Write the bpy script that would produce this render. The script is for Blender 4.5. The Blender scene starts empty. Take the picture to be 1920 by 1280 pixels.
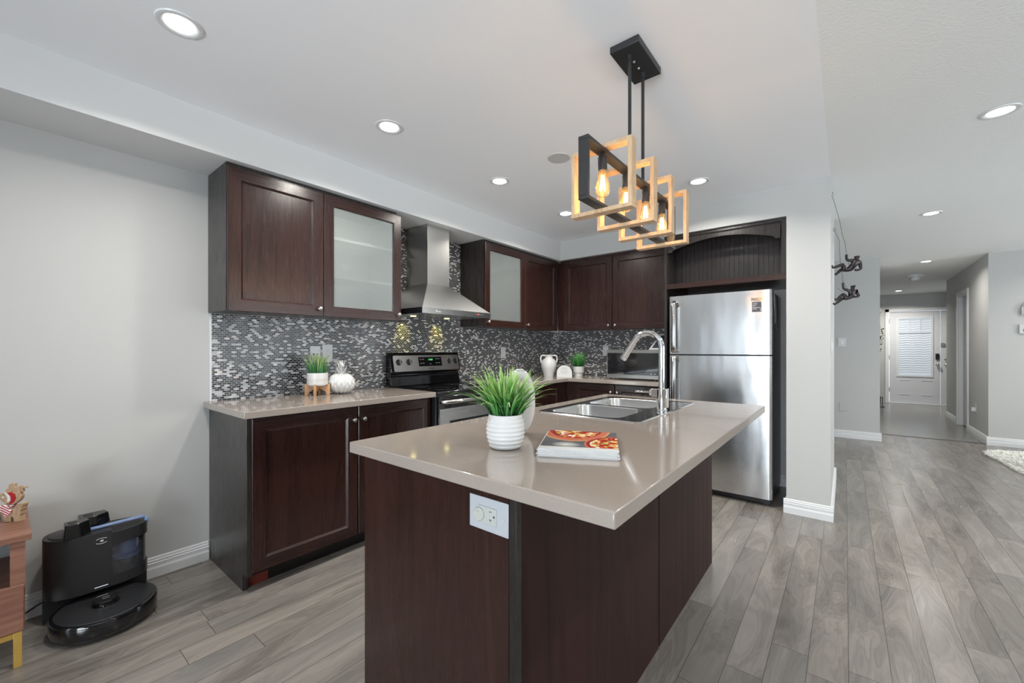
import bpy, math, random
from mathutils import Vector, Matrix
S = bpy.context.scene
C = S.collection
PI = math.pi

# ------------------------------------------------------------------ camera, world, light, exposure
F_PX = 776.61
cam = bpy.data.cameras.new('camera')
cam.sensor_fit = 'HORIZONTAL'; cam.sensor_width = 36.0
cam.lens = F_PX / 1920 * 36.0
cam.shift_y = 14.0 / 1920
cam.clip_start = 0.02; cam.clip_end = 200
cam_ob = bpy.data.objects.new('camera', cam); C.objects.link(cam_ob)
cam_ob.location = (2.893, 0.0, 1.22)
cam_ob.rotation_euler = (PI / 2, 0, math.radians(38.826))
S.camera = cam_ob

S.view_settings.view_transform = 'Standard'
S.view_settings.look = 'None'
S.view_settings.gamma = 1.0
S.view_settings.use_curve_mapping = False
S.view_settings.exposure = 0.0
S.cycles.max_bounces = 10
S.cycles.diffuse_bounces = 6
S.cycles.transparent_max_bounces = 16
S.cycles.sample_clamp_indirect = 6.0
S.cycles.use_denoising = True
S.cycles.blur_glossy = 0.5

w = bpy.data.worlds.new('world'); S.world = w; w.use_nodes = True
bg = w.node_tree.nodes['Background']
bg.inputs['Color'].default_value = (0.80, 0.90, 1.0, 1)
bg.inputs['Strength'].default_value = 3.0

def area(name, loc, rot, sx, sy, power, col, spread=PI):
    l = bpy.data.lights.new(name, 'AREA'); l.shape = 'RECTANGLE'; l.size = sx; l.size_y = sy
    l.energy = power; l.color = col; l.spread = spread
    o = bpy.data.objects.new(name, l); C.objects.link(o); o.location = loc; o.rotation_euler = rot
    return o
# daylight through the windows behind and beside the camera
# (area lamps added outside the windows and tilted up to brighten the ceiling)
area('daylight_patio', (3.2, -3.75, .75), (-PI / 2 - .95, 0, PI), 2.2, 1.8, 350, (0.88, 0.94, 1.0))
area('daylight_window', (5.5, -3.75, 1.1), (-PI / 2 - .95, 0, PI), 1.5, 1.3, 150, (0.88, 0.95, 1.0))
area('daylight_side', (7.55, 3.6, 1.0), (PI / 2 + .55, 0, PI / 2), 3.2, 1.6, 105, (0.93, 0.97, 1.0))
area('added_daylight_family', (7.55, 6.6, 1.2), (PI / 2 + .35, 0, PI / 2), 1.4, 1.6, 85, (0.97, 0.985, 1.0))  # lamp at an added window, to brighten the far wall
DOWNLIGHT_W = 13.0

# ------------------------------------------------------------------ mesh helpers
class M:
    def __init__(s): s.v = []; s.f = []; s.m = []; s.a = []
    def add(s, vs, fs, mi=0, at=None):
        b = len(s.v); s.v += [tuple(p) for p in vs]
        s.f += [tuple(b + i for i in f) for f in fs]; s.m += [mi] * len(fs)
        s.a += list(at) if at is not None else [0.0] * len(vs)
        return s
    def box(s, x0, x1, y0, y1, z0, z1, mi=0):
        vs = [(x0,y0,z0),(x1,y0,z0),(x1,y1,z0),(x0,y1,z0),(x0,y0,z1),(x1,y0,z1),(x1,y1,z1),(x0,y1,z1)]
        return s.add(vs, [(0,3,2,1),(4,5,6,7),(0,1,5,4),(1,2,6,5),(2,3,7,6),(3,0,4,7)], mi)
    def prism(s, poly, z0, z1, mi=0, axis='z'):
        n = len(poly)
        def P(p, z):
            if axis == 'z': return (p[0], p[1], z)
            if axis == 'y': return (p[0], z, p[1])
            return (z, p[0], p[1])
        vs = [P(p, z0) for p in poly] + [P(p, z1) for p in poly]
        fs = [tuple(range(n))[::-1], tuple(range(n, 2 * n))] + [(i, (i+1) % n, n + (i+1) % n, n + i) for i in range(n)]
        return s.add(vs, fs, mi)
    def lathe(s, c, prof, seg=32, mi=0, axis=(0,0,1), sx=1, sy=1):
        q = Vector(axis).normalized().to_track_quat('Z', 'Y').to_matrix()
        c = Vector(c); vs = []; fs = []
        for r, z in prof:
            for k in range(seg):
                a = 2 * PI * k / seg
                vs.append(c + q @ Vector((r * sx * math.cos(a), r * sy * math.sin(a), z)))
        for i in range(len(prof) - 1):
            for k in range(seg):
                k2 = (k + 1) % seg
                fs.append((i*seg+k, i*seg+k2, (i+1)*seg+k2, (i+1)*seg+k))
        if prof[0][0] > 1e-5: fs.append(tuple(range(seg))[::-1])
        if prof[-1][0] > 1e-5: fs.append(tuple((len(prof)-1)*seg + k for k in range(seg)))
        return s.add(vs, fs, mi)
    def cyl(s, a, b, r, seg=20, mi=0, r2=None):
        a = Vector(a); b = Vector(b); L = (b - a).length
        return s.lathe(a, [(r, 0), (r if r2 is None else r2, L)], seg, mi, b - a)
    def tube(s, pts, r, seg=12, mi=0, closed=False, rr=None):
        P = [Vector(p) for p in pts]; n = len(P); vs = []; fs = []
        up = None
        for i in range(n):
            t = (P[(i+1) % n] - P[i-1]) if closed else (P[min(i+1, n-1)] - P[max(i-1, 0)])
            t.normalize()
            if up is None:
                up = Vector((0,0,1)) if abs(t.z) < .9 else Vector((1,0,0))
            u = up - t * up.dot(t); u.normalize(); up = u; v = t.cross(u)
            R = rr[i] if rr else r
            ru, rv = R if isinstance(R, tuple) else (R, R)
            for k in range(seg):
                a = 2 * PI * k / seg
                vs.append(P[i] + u * ru * math.cos(a) + v * rv * math.sin(a))
        m = n if closed else n - 1
        for i in range(m):
            j = (i + 1) % n
            for k in range(seg):
                k2 = (k + 1) % seg
                fs.append((i*seg+k, i*seg+k2, j*seg+k2, j*seg+k))
        if not closed:
            fs.append(tuple(range(seg))[::-1]); fs.append(tuple((n-1)*seg + k for k in range(seg)))
        return s.add(vs, fs, mi)
    def sphere(s, c, rx, ry=None, rz=None, seg=20, rings=12, mi=0):
        ry = rx if ry is None else ry; rz = rx if rz is None else rz
        prof = [(max(1e-6, math.sin(PI * i / rings)), -math.cos(PI * i / rings)) for i in range(rings + 1)]
        vs = []; fs = []
        for r, z in prof:
            for k in range(seg):
                a = 2 * PI * k / seg
                vs.append((c[0] + rx*r*math.cos(a), c[1] + ry*r*math.sin(a), c[2] + rz*z))
        for i in range(rings):
            for k in range(seg):
                k2 = (k+1) % seg
                fs.append((i*seg+k, i*seg+k2, (i+1)*seg+k2, (i+1)*seg+k))
        return s.add(vs, fs, mi)
    def front(s, O, U, N, w, h, t=.02, fw=.062, glass=False, mv=0, mh=0, mp=0, flat=False):
        """cabinet door: mitred frame with an inner chamfer and a recessed panel"""
        O, U, N = Vector(O), Vector(U), Vector(N); V = Vector((0,0,1))
        if flat: R = [(0,0),(0,t-.003),(.003,t)]
        elif glass: R = [(0,0),(0,t-.003),(.003,t),(fw,t),(fw+.006,t-.007),(fw+.006,0)]
        else: R = [(0,0),(0,t-.003),(.003,t),(fw,t),(fw+.003,t-.003),(fw+.011,t-.010),(fw+.014,t-.010)]
        vs = []; fs = []; ms = []
        for i, d in R:
            for a, b in ((i, i), (w-i, i), (w-i, h-i), (i, h-i)):
                vs.append(O + U*a + V*b + N*d)
        for r in range(len(R) - 1):
            for k in range(4):
                k2 = (k+1) % 4
                fs.append((r*4+k, r*4+k2, r*4+4+k2, r*4+4+k)); ms.append(mh if k in (0, 2) else mv)
        b = len(s.v)
        if not glass: fs.append(tuple(len(vs)-4+k for k in range(4))); ms.append(mp)
        fs.append((3,2,1,0)) if not glass else fs.append((3,2,1,0))
        ms.append(mv)
        if glass: fs.pop(); ms.pop()
        s.v += [tuple(p) for p in vs]; s.a += [0.0]*len(vs)
        s.f += [tuple(b+i for i in f) for f in fs]; s.m += ms
        return s

LOC = {}
def build(name, m, mats, parent=None, loc=None, smooth=30, bevel=0, label=None, kind=None, subsurf=0, attr=False):
    off = Vector(LOC[parent]) if parent is not None else (Vector(loc) if loc is not None else Vector((0,0,0)))
    me = bpy.data.meshes.new(name)
    me.from_pydata([tuple(Vector(p) - off) for p in m.v], [], m.f)
    if not isinstance(mats, (list, tuple)): mats = [mats]
    for x in mats: me.materials.append(x)
    if len(mats) > 1: me.polygons.foreach_set('material_index', m.m)
    if attr:
        at = me.attributes.new('t', 'FLOAT', 'POINT'); at.data.foreach_set('value', m.a)
    me.update()
    if smooth:
        me.polygons.foreach_set('use_smooth', [True] * len(me.polygons))
        me.set_sharp_from_angle(angle=math.radians(smooth))
    o = bpy.data.objects.new(name, me); C.objects.link(o)
    if parent is not None:
        o.parent = parent; LOC[o] = LOC[parent]
    else:
        o.location = off; LOC[o] = tuple(off)
    if bevel:
        b = o.modifiers.new('bevel', 'BEVEL'); b.width = bevel; b.segments = 2; b.limit_method = 'ANGLE'; b.angle_limit = math.radians(40)
        b.harden_normals = False
    if subsurf:
        b = o.modifiers.new('sub', 'SUBSURF'); b.levels = subsurf; b.render_levels = subsurf
    if label: o['label'] = label
    if kind: o['kind'] = kind
    return o
def thing(name, label, cat, loc, group=None):
    o = bpy.data.objects.new(name, None); C.objects.link(o); o.location = loc; o.empty_display_size = .05
    LOC[o] = tuple(loc); o['label'] = label; o['category'] = cat
    if group: o['group'] = group
    return o
def tag(o, label, cat, group=None):
    o['label'] = label; o['category'] = cat
    if group: o['group'] = group
    return o
def struct(name, m, mats, parent=None, **k):
    o = build(name, m, mats, parent, **k)
    if parent is None: o['kind'] = 'structure'
    return o
def text_mesh(s, size, origin, U, V, depth=0.0008, align='LEFT'):
    """words as an M mesh, laid out on the plane of U and V"""
    cu = bpy.data.curves.new('words', 'FONT'); cu.body = s; cu.size = size; cu.align_x = align; cu.extrude = depth / 2
    cu.resolution_u = 3
    ob = bpy.data.objects.new('words', cu); C.objects.link(ob)
    dg = bpy.context.evaluated_depsgraph_get(); me = bpy.data.meshes.new_from_object(ob.evaluated_get(dg))
    U = Vector(U).normalized(); V = Vector(V).normalized(); N = U.cross(V); O = Vector(origin)
    m = M(); m.add([O + U*p.co.x + V*p.co.y + N*p.co.z for p in me.vertices], [tuple(f.vertices) for f in me.polygons])
    bpy.data.objects.remove(ob); bpy.data.curves.remove(cu); bpy.data.meshes.remove(me)
    return m

# ------------------------------------------------------------------ material helpers
class NT:
    def __init__(s, name):
        s.mat = bpy.data.materials.new(name); s.mat.use_nodes = True; s.t = s.mat.node_tree
        s.b = s.t.nodes['Principled BSDF']; s.out = s.t.nodes['Material Output']
    def n(s, typ, **k):
        x = s.t.nodes.new(typ)
        for a, v in k.items(): setattr(x, a, v)
        return x
    def set(s, x, key, v):
        if isinstance(v, bpy.types.NodeSocket): s.t.links.new(v, x.inputs[key])
        elif v is not None: x.inputs[key].default_value = v
    def math(s, op, a, b=None, c=None, clamp=False):
        x = s.n('ShaderNodeMath', operation=op, use_clamp=clamp)
        for i, v in enumerate((a, b, c)):
            if v is not None: s.set(x, i, v)
        return x.outputs[0]
    def obj(s): return s.n('ShaderNodeTexCoord').outputs['Object']
    def sep(s, v):
        x = s.n('ShaderNodeSeparateXYZ'); s.set(x, 0, v); return x.outputs
    def comb(s, a, b, c):
        x = s.n('ShaderNodeCombineXYZ')
        for i, v in enumerate((a, b, c)): s.set(x, i, v)
        return x.outputs[0]
    def map(s, v, sc, loc=(0,0,0), rot=(0,0,0)):
        x = s.n('ShaderNodeMapping'); s.set(x, 'Vector', v); x.inputs['Scale'].default_value = sc
        x.inputs['Location'].default_value = loc; x.inputs['Rotation'].default_value = rot; return x.outputs[0]
    def noise(s, v, scale=5, detail=3, rough=.5, dist=0, col=False):
        x = s.n('ShaderNodeTexNoise'); s.set(x, 'Vector', v); x.inputs['Scale'].default_value = scale
        x.inputs['Detail'].default_value = detail; x.inputs['Roughness'].default_value = rough; x.inputs['Distortion'].default_value = dist
        return x.outputs['Color' if col else 'Fac']
    def white(s, v, col=False):
        x = s.n('ShaderNodeTexWhiteNoise', noise_dimensions='3D'); s.set(x, 'Vector', v); return x.outputs['Color' if col else 'Value']
    def ramp(s, f, stops, interp='LINEAR'):
        x = s.n('ShaderNodeValToRGB'); s.set(x, 0, f); r = x.color_ramp; r.interpolation = interp
        while len(r.elements) < len(stops): r.elements.new(.5)
        for e, (p, c) in zip(r.elements, stops):
            e.position = p; e.color = (*c, 1) if len(c) == 3 else c
        return x.outputs[0]
    def mix(s, f, a, b, blend='MIX'):
        x = s.n('ShaderNodeMix', data_type='RGBA', blend_type=blend); s.set(x, 0, f)
        for k, v in ((6, a), (7, b)):
            if isinstance(v, tuple): v = (*v, 1) if len(v) == 3 else v
            s.set(x, k, v)
        return x.outputs[2]
    def bump(s, h, strength=.3, dist=.002):
        x = s.n('ShaderNodeBump'); s.set(x, 'Height', h); x.inputs['Strength'].default_value = strength
        x.inputs['Distance'].default_value = dist; s.t.links.new(x.outputs[0], s.b.inputs['Normal']); return x
    def p(s, **k):
        names = {'col': 'Base Color', 'rough': 'Roughness', 'metal': 'Metallic', 'coat': 'Coat Weight', 'coatr': 'Coat Roughness',
                 'spec': 'Specular IOR Level', 'trans': 'Transmission Weight', 'ior': 'IOR', 'emit': 'Emission Color', 'es': 'Emission Strength',
                 'alpha': 'Alpha', 'aniso': 'Anisotropic', 'sheen': 'Sheen Weight', 'sss': 'Subsurface Weight'}
        for a, v in k.items():
            if isinstance(v, tuple) and len(v) == 3: v = (*v, 1)
            s.set(s.b, names[a], v)
        return s

def simple(name, col, rough=.5, **k):
    n = NT(name); n.p(col=col, rough=rough, **k); return n.mat
def emission(name, col, st):
    n = NT(name); n.p(col=(0,0,0), emit=col, es=st); return n.mat
def thin_glass(name, tint=(1,1,1), gloss=.12, rough=.03, diff=0.0, dcol=(.7,.75,.73)):
    n = NT(name); t = n.t
    tr = n.n('ShaderNodeBsdfTransparent'); tr.inputs[0].default_value = (*tint, 1)
    gl = n.n('ShaderNodeBsdfGlossy'); gl.inputs['Roughness'].default_value = rough
    fr = n.n('ShaderNodeFresnel'); fr.inputs[0].default_value = 1.45
    f = n.math('ADD', fr.outputs[0], gloss - .04, clamp=True)
    mx = n.n('ShaderNodeMixShader'); a = tr.outputs[0]
    if diff:
        df = n.n('ShaderNodeBsdfDiffuse'); df.inputs[0].default_value = (*dcol, 1)
        m0 = n.n('ShaderNodeMixShader'); m0.inputs[0].default_value = diff
        t.links.new(a, m0.inputs[1]); t.links.new(df.outputs[0], m0.inputs[2]); a = m0.outputs[0]
    t.links.new(f, mx.inputs[0]); t.links.new(a, mx.inputs[1]); t.links.new(gl.outputs[0], mx.inputs[2])
    t.links.new(mx.outputs[0], n.out.inputs[0]); return n.mat

def paint(name, col, rough=.55, tex=0.0, scale=60):
    n = NT(name); o = n.obj(); n.p(col=col, rough=rough, spec=.3)
    if tex:
        n.bump(n.math('POWER', n.noise(o, scale, 4, .6), 2.0), tex, .004)
    else:
        n.bump(n.noise(o, 220, 2, .5), .06, .001)
    return n.mat
def stain(name, grain='z', dark=(.012,.0055,.0045), light=(.030,.0118,.0092), rough=.24, spec=.42):
    """espresso stained oak; the grain runs along one axis"""
    n = NT(name); o = n.obj()
    sc = {'z': (1, 1, .05), 'y': (1, .05, 1), 'x': (.05, 1, 1)}[grain]
    v = n.map(o, sc)
    big = n.noise(v, 9, 4, .6, 1.2)
    sc2 = {'z': (1, 1, .018), 'y': (1, .018, 1), 'x': (.018, 1, 1)}[grain]
    fine = n.noise(n.map(o, sc2), 260, 3, .6)
    wv = n.math('SINE', n.math('MULTIPLY', big, 46.0))
    f = n.math('ADD', n.math('MULTIPLY', wv, .055), n.math('ADD', n.math('MULTIPLY', big, .60), n.math('MULTIPLY', fine, .24)))
    col = n.ramp(f, [(.20, dark), (.48, light), (.85, tuple(c*1.25 for c in light))])
    n.p(col=col, rough=n.math('ADD', n.math('MULTIPLY', fine, .14), rough - .05), spec=spec, coat=.08 if spec > .2 else 0.0, coatr=.18)
    n.bump(n.math('ADD', fine, n.math('MULTIPLY', wv, .12)), .09, .0010)
    return n.mat
def steel(name, col=(.55,.55,.54), rough=.26, axis='z', wav=0.0, bump=.05):
    n = NT(name); o = n.obj()
    sc = {'z': (1,1,.003), 'y': (1,.003,1), 'x': (.003,1,1)}[axis]
    f = n.noise(n.map(o, sc), 500, 2, .6)
    n.p(col=n.mix(f, tuple(c*.95 for c in col), tuple(min(1, c*1.04) for c in col)), rough=n.math('ADD', n.math('MULTIPLY', f, .05), rough - .02), metal=1.0)
    h = f
    if wav:
        big = n.noise(n.map(o, (1, 1, .30)), 6.5, 1.5, .5)
        h = n.math('MULTIPLY', big, wav)
        n.bump(h, 1.0, .03)
    elif bump: n.bump(f, bump, .0002)
    return n.mat

def mosaic(name, u):
    n = NT(name); o = n.sep(n.obj()); U = o[u]; V = o[2]
    TW, TH, G = .0246, .0117, .0019
    r = n.math('DIVIDE', V, TH); row = n.math('FLOOR', r)
    half = n.math('MULTIPLY', n.math('FLOORED_MODULO', row, 2.0), .5)
    c = n.math('ADD', n.math('DIVIDE', U, TW), half); cl = n.math('FLOOR', c)
    fu = n.math('MULTIPLY', n.math('FRACT', c), TW); fv = n.math('MULTIPLY', n.math('FRACT', r), TH)
    inu = n.math('MULTIPLY', n.math('GREATER_THAN', fu, G), 1.0); inv = n.math('GREATER_THAN', fv, G)
    tile = n.math('MULTIPLY', inu, inv)
    key = n.comb(cl, row, 3.7)
    rnd = n.white(key); rnd2 = n.white(n.comb(cl, row, 9.1)); rc = n.white(n.comb(row, cl, 5.5), col=True)
    dark = n.ramp(rnd2, [(0, (.004,.004,.005)), (.65, (.010,.010,.012)), (.88, (.03,.03,.034)), (1, (.085,.085,.09))])
    lite = n.ramp(rnd2, [(0, (.32,.33,.34)), (.45, (.52,.53,.55)), (.8, (.75,.74,.73)), (.9, (.8,.62,.5)), (1, (.95,.95,.96))])
    lt = n.math('LESS_THAN', rnd, .235)
    pearl = n.noise(n.obj(), 160, 2, .5)
    lite = n.mix(n.math('MULTIPLY', pearl, .7), lite, (.25,.25,.27))
    tc = n.mix(lt, dark, lite)
    col = n.mix(tile, (.50,.50,.505), tc)
    n.p(col=col, rough=n.math('SUBTRACT', .65, n.math('MULTIPLY', tile, .45)), spec=.35)
    # each little tile is set at its own slight tilt
    tilt = n.n('ShaderNodeVectorMath', operation='SUBTRACT'); n.set(tilt, 0, rc); tilt.inputs[1].default_value = (.5, .5, .5)
    sc = n.n('ShaderNodeVectorMath', operation='SCALE'); n.set(sc, 0, tilt.outputs[0]); sc.inputs[3].default_value = .05
    geo = n.n('ShaderNodeNewGeometry')
    ad = n.n('ShaderNodeVectorMath', operation='ADD'); n.set(ad, 0, geo.outputs['Normal']); n.set(ad, 1, sc.outputs[0])
    nm = n.n('ShaderNodeVectorMath', operation='NORMALIZE'); n.set(nm, 0, ad.outputs[0])
    b = n.n('ShaderNodeBump'); b.inputs['Strength'].default_value = .5; b.inputs['Distance'].default_value = .0012
    n.set(b, 'Height', tile); n.set(b, 'Normal', nm.outputs[0]); n.t.links.new(b.outputs[0], n.b.inputs['Normal'])
    return n.mat

def planks():
    n = NT('grey_laminate'); ob = n.obj(); o = n.sep(ob)
    W, L = .1242, 1.293
    c = n.math('DIVIDE', n.math('SUBTRACT', o[0], 2.405), W); ci = n.math('FLOOR', c); fc = n.math('MULTIPLY', n.math('FRACT', c), W)
    off = n.white(n.comb(ci, 2.0, 7.0))
    r = n.math('ADD', n.math('DIVIDE', o[1], L), n.math('MULTIPLY', off, 3.0)); ri = n.math('FLOOR', r); fr = n.math('MULTIPLY', n.math('FRACT', r), L)
    rnd = n.white(n.comb(ci, ri, 1.0)); rnd2 = n.white(n.comb(ci, ri, 4.0))
    g = n.comb(n.math('ADD', o[0], n.math('MULTIPLY', rnd, 37.0)), n.math('MULTIPLY', o[1], .20), n.math('MULTIPLY', rnd2, 19.0))
    big = n.noise(g, 7.0, 3, .5, 1.2)
    ring = n.math('SINE', n.math('MULTIPLY', big, 75.0))
    fine = n.noise(n.comb(n.math('ADD', o[0], rnd), n.math('MULTIPLY', o[1], .03), rnd2), 190, 3, .6)
    f = n.math('ADD', n.math('MULTIPLY', big, .75), n.math('MULTIPLY', ring, .035))
    f = n.math('ADD', f, n.math('MULTIPLY', n.math('SUBTRACT', fine, .5), .16))
    f = n.math('ADD', f, n.math('MULTIPLY', n.math('SUBTRACT', rnd, .5), .15))
    col = n.ramp(f, [(.18, (.095,.086,.078)), (.36, (.160,.145,.131)), (.52, (.228,.206,.186)), (.75, (.300,.275,.250))])
    col = n.mix(n.math('MULTIPLY', rnd2, .35), col, (.235,.23,.222))
    e1 = n.math('LESS_THAN', fc, .0022); e2 = n.math('LESS_THAN', fr, .0022)
    seam = n.math('MAXIMUM', e1, e2)
    col = n.mix(seam, col, (.05,.045,.04))
    patch = n.noise(n.map(ob, (.7, .5, 1)), 2.2, 2, .5)
    n.p(col=col, rough=n.math('ADD', n.math('MULTIPLY', ring, .02), n.math('ADD', n.math('MULTIPLY', patch, .08), .20)), spec=.5)
    n.bump(n.math('SUBTRACT', n.math('ADD', n.math('MULTIPLY', ring, .30), n.math('MULTIPLY', fine, .10)), n.math('MULTIPLY', seam, 2.0)), .16, .0014)
    return n.mat
def hall_tile():
    n = NT('grey_floor_tile'); o = n.sep(n.obj())
    W, L = .305, .61
    r = n.math('DIVIDE', o[0], W); ri = n.math('FLOOR', r)
    c = n.math('ADD', n.math('DIVIDE', o[1], L), n.math('MULTIPLY', n.math('FLOORED_MODULO', ri, 2.0), .5))
    ci = n.math('FLOOR', c)
    g = n.math('MAXIMUM', n.math('LESS_THAN', n.math('MULTIPLY', n.math('FRACT', r), W), .004), n.math('LESS_THAN', n.math('MULTIPLY', n.math('FRACT', c), L), .004))
    rnd = n.white(n.comb(ri, ci, 1.0))
    base = n.mix(rnd, (.16,.157,.152), (.21,.207,.20)); base = n.mix(n.math('MULTIPLY', n.noise(n.obj(), 3, 4, .6), .4), base, (.27,.265,.26))
    n.p(col=n.mix(g, base, (.07,.07,.068)), rough=.2); n.bump(n.math('MULTIPLY', g, -1.0), .3, .001); return n.mat
def quartz():
    n = NT('taupe_quartz'); o = n.obj()
    sp = n.noise(o, 900, 1, .5)
    big = n.noise(o, 6, 3, .5)
    col = n.ramp(sp, [(.3, (.285,.243,.212)), (.6, (.318,.275,.242)), (.78, (.40,.355,.32))])
    n.p(col=n.mix(n.math('MULTIPLY', big, .25), col, (.295,.255,.222)), rough=.10, spec=.5, coat=.25, coatr=.05); return n.mat
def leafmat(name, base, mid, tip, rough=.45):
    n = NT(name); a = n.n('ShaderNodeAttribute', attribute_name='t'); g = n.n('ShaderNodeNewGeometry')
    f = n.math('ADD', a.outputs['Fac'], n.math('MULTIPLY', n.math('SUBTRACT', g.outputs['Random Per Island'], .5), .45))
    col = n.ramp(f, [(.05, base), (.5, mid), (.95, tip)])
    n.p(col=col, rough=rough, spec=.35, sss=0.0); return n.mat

WALL = paint('wall_paint_grey', (.490,.492,.486))
SOFP = paint('soffit_paint_white', (.66,.665,.665))
CEIL = paint('ceiling_paint_smooth', (.84,.85,.875), .7)
CEILT = paint('ceiling_paint_stippled', (.80,.81,.805), .8, tex=.55, scale=75)
TRIM = simple('trim_white', (.66,.67,.68), .32)
WV = stain('espresso_oak_vertical', 'z'); WY = stain('espresso_oak_along', 'y'); WX = stain('espresso_oak_across', 'x')
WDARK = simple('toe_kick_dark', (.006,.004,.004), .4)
WMAT = stain('espresso_oak_matt', 'z', rough=.50, spec=.15)
SIDE = stain('espresso_oak_painted_reflection', 'z', dark=(.010,.008,.008), light=(.026,.021,.020), rough=.26)  # espresso oak made greyer, with wall reflections put into its colour
QUARTZ = quartz()
MOS_Y = mosaic('mosaic_left', 1); MOS_X = mosaic('mosaic_back', 0)
FLOOR = planks(); TILE = hall_tile()
STEEL = steel('brushed_steel', (.56,.555,.54), .30, 'z', wav=0, bump=0)
STEEL_F = steel('fridge_steel', (.72,.725,.73), .22, 'z', wav=.12)
STEEL_X = steel('steel_band', (.48,.475,.46), .26, 'y')
STEEL_S = steel('sink_steel', (.62,.615,.60), .22, 'y')
CHROME = simple('chrome', (.78,.78,.79), .05, metal=1.0)
NICKEL = simple('brushed_nickel', (.52,.50,.48), .28, metal=1.0)
BLACKG = simple('black_gloss', (.006,.006,.007), .07, coat=.5)
BLACKP = simple('black_plastic', (.012,.012,.013), .35)
BLACKM = simple('matt_charcoal_metal', (.035,.036,.038), .4, metal=.3)
WHITEP = simple('white_plastic', (.56,.57,.58), .35)
PLATE = simple('outlet_plate_grey_white', (.40,.42,.45), .35)
CERAM = simple('white_ceramic', (.58,.58,.575), .35)
CERAMG = simple('white_ceramic_glossy', (.60,.60,.595), .12)
PORE = simple('dark_slot', (.02,.02,.02), .5)
LED = emission('led_disc', (1.0,.97,.90), 14)
WARM = emission('filament_glow', (1.0,.62,.22), 60)
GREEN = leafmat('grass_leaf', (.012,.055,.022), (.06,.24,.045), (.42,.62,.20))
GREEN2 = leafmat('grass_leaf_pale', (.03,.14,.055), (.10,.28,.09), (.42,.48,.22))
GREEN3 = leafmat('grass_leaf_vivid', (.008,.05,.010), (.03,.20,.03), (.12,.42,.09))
FROST = thin_glass('frosted_glass', (.93,.96,.95), .07, .10, diff=.27, dcol=(.60,.65,.64))
CLEAR = thin_glass('clear_glass', (.97,.98,.98), .06, .02)
SHELFW = simple('cabinet_inside_white', (.80,.82,.81), .5)

# ================================================================== THE SETTING
CH = 2.44; SOF = 2.228
struct('floor', M().box(-.1, 7.0, -3.2, 7.945, -.05, 0), FLOOR, smooth=0)
struct('floor_hall', M().box(1.5, 6.2, 7.975, 13.0, -.05, 0), TILE, smooth=0)
struct('trim_1', M().prism([(7.935, -.02), (7.985, -.02), (7.985, .002), (7.975, .006), (7.945, .006), (7.935, .002)], 3.25, 4.31, axis='x'),
       simple('floor_transition_strip', (.06,.058,.055), .4), smooth=0)
m = M().box(-.1, 2.811, -3.2, 7.4, CH, CH + .05, 0).box(2.811, 7.0, -3.2, 7.9, CH, CH + .05, 1).box(1.5, 6.2, 7.9, 13.0, CH, CH + .05, 1)
struct('ceiling', m, [CEIL, CEILT], smooth=0)
struct('wall_left', M().box(-.12, 0, -3.2, 4.5, 0, CH), WALL, smooth=0)
struct('wall_back', M().box(0, 2.549, 4.385, 4.5, 0, CH), WALL, smooth=0)
struct('wall_left_soffit', M().box(0, .355, -3.2, 4.385, SOF, CH), SOFP, smooth=0)
struct('wall_back_soffit', M().box(.355, 1.64, 4.03, 4.385, SOF, CH).box(1.64, 2.549, 3.70, 4.385, 2.215, CH), WALL, smooth=0)
struct('wall_fridge_side', M().box(2.549, 2.811, 3.70, 4.95, 0, CH), WALL, smooth=0)
struct('wall_recess', M().box(1.7, 2.549, 4.83, 4.95, 0, CH).box(1.58, 1.70, 4.83, 7.44, 0, CH), WALL, smooth=0)
struct('wall_hall_end', M().box(1.7, 3.25, 7.32, 7.44, 0, CH).box(3.13, 3.25, 7.44, 9.2, 0, CH), WALL, smooth=0)
# right wall of the hall, with a doorway at y 9.05 - 9.68
R = M().box(4.31, 4.43, 7.9, 9.03, 0, CH).box(4.31, 4.43, 9.70, 10.7, 0, CH).box(4.31, 4.43, 9.03, 9.70, 2.06, CH)
struct('wall_hall_right', R, WALL, smooth=0)
struct('wall_far', M().box(4.43, 7.0, 7.9, 8.02, 0, CH), WALL, smooth=0)
struct('wall_foyer', M().box(1.5, 3.61, 12.72, 12.86, 0, CH).box(5.55, 6.2, 12.72, 12.86, 0, CH).box(3.61, 5.55, 12.72, 12.86, 2.09, CH)
       .box(4.43, 6.2, 10.58, 10.7, 0, CH).box(1.5, 1.62, 7.44, 12.72, 0, CH).box(6.08, 6.2, 10.7, 12.72, 0, CH), WALL, smooth=0)
# closet behind the hall doorway
struct('wall_closet', M().box(4.43, 5.3, 8.86, 8.98, 0, CH).box(4.43, 5.3, 9.86, 9.98, 0, CH).box(5.2, 5.3, 8.98, 9.86, 0, CH), WALL, smooth=0)
# walls behind and beside the camera with window openings
struct('wall_behind', M().box(-.1, .55, -3.2, -3.08, 0, CH).box(.55, 1.05, -3.2, -3.08, 2.15, CH).box(1.05, 2.1, -3.2, -3.08, 0, CH).box(2.1, 4.3, -3.2, -3.08, 2.15, CH).box(4.3, 4.75, -3.2, -3.08, 0, CH)
       .box(4.75, 6.25, -3.2, -3.08, 0, .9).box(4.75, 6.25, -3.2, -3.08, 2.15, CH).box(6.25, 7.0, -3.2, -3.08, 0, CH), WALL, smooth=0)
struct('wall_right', M().box(6.88, 7.0, -3.08, 2.0, 0, CH).box(6.88, 7.0, 5.2, 5.9, 0, CH).box(6.88, 7.0, 7.3, 7.9, 0, CH).box(6.88, 7.0, 2.0, 5.2, 0, .65).box(6.88, 7.0, 2.0, 5.2, 2.15, CH)
       .box(6.88, 7.0, 5.9, 7.3, 0, .65).box(6.88, 7.0, 5.9, 7.3, 2.15, CH), WALL, smooth=0)
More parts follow.
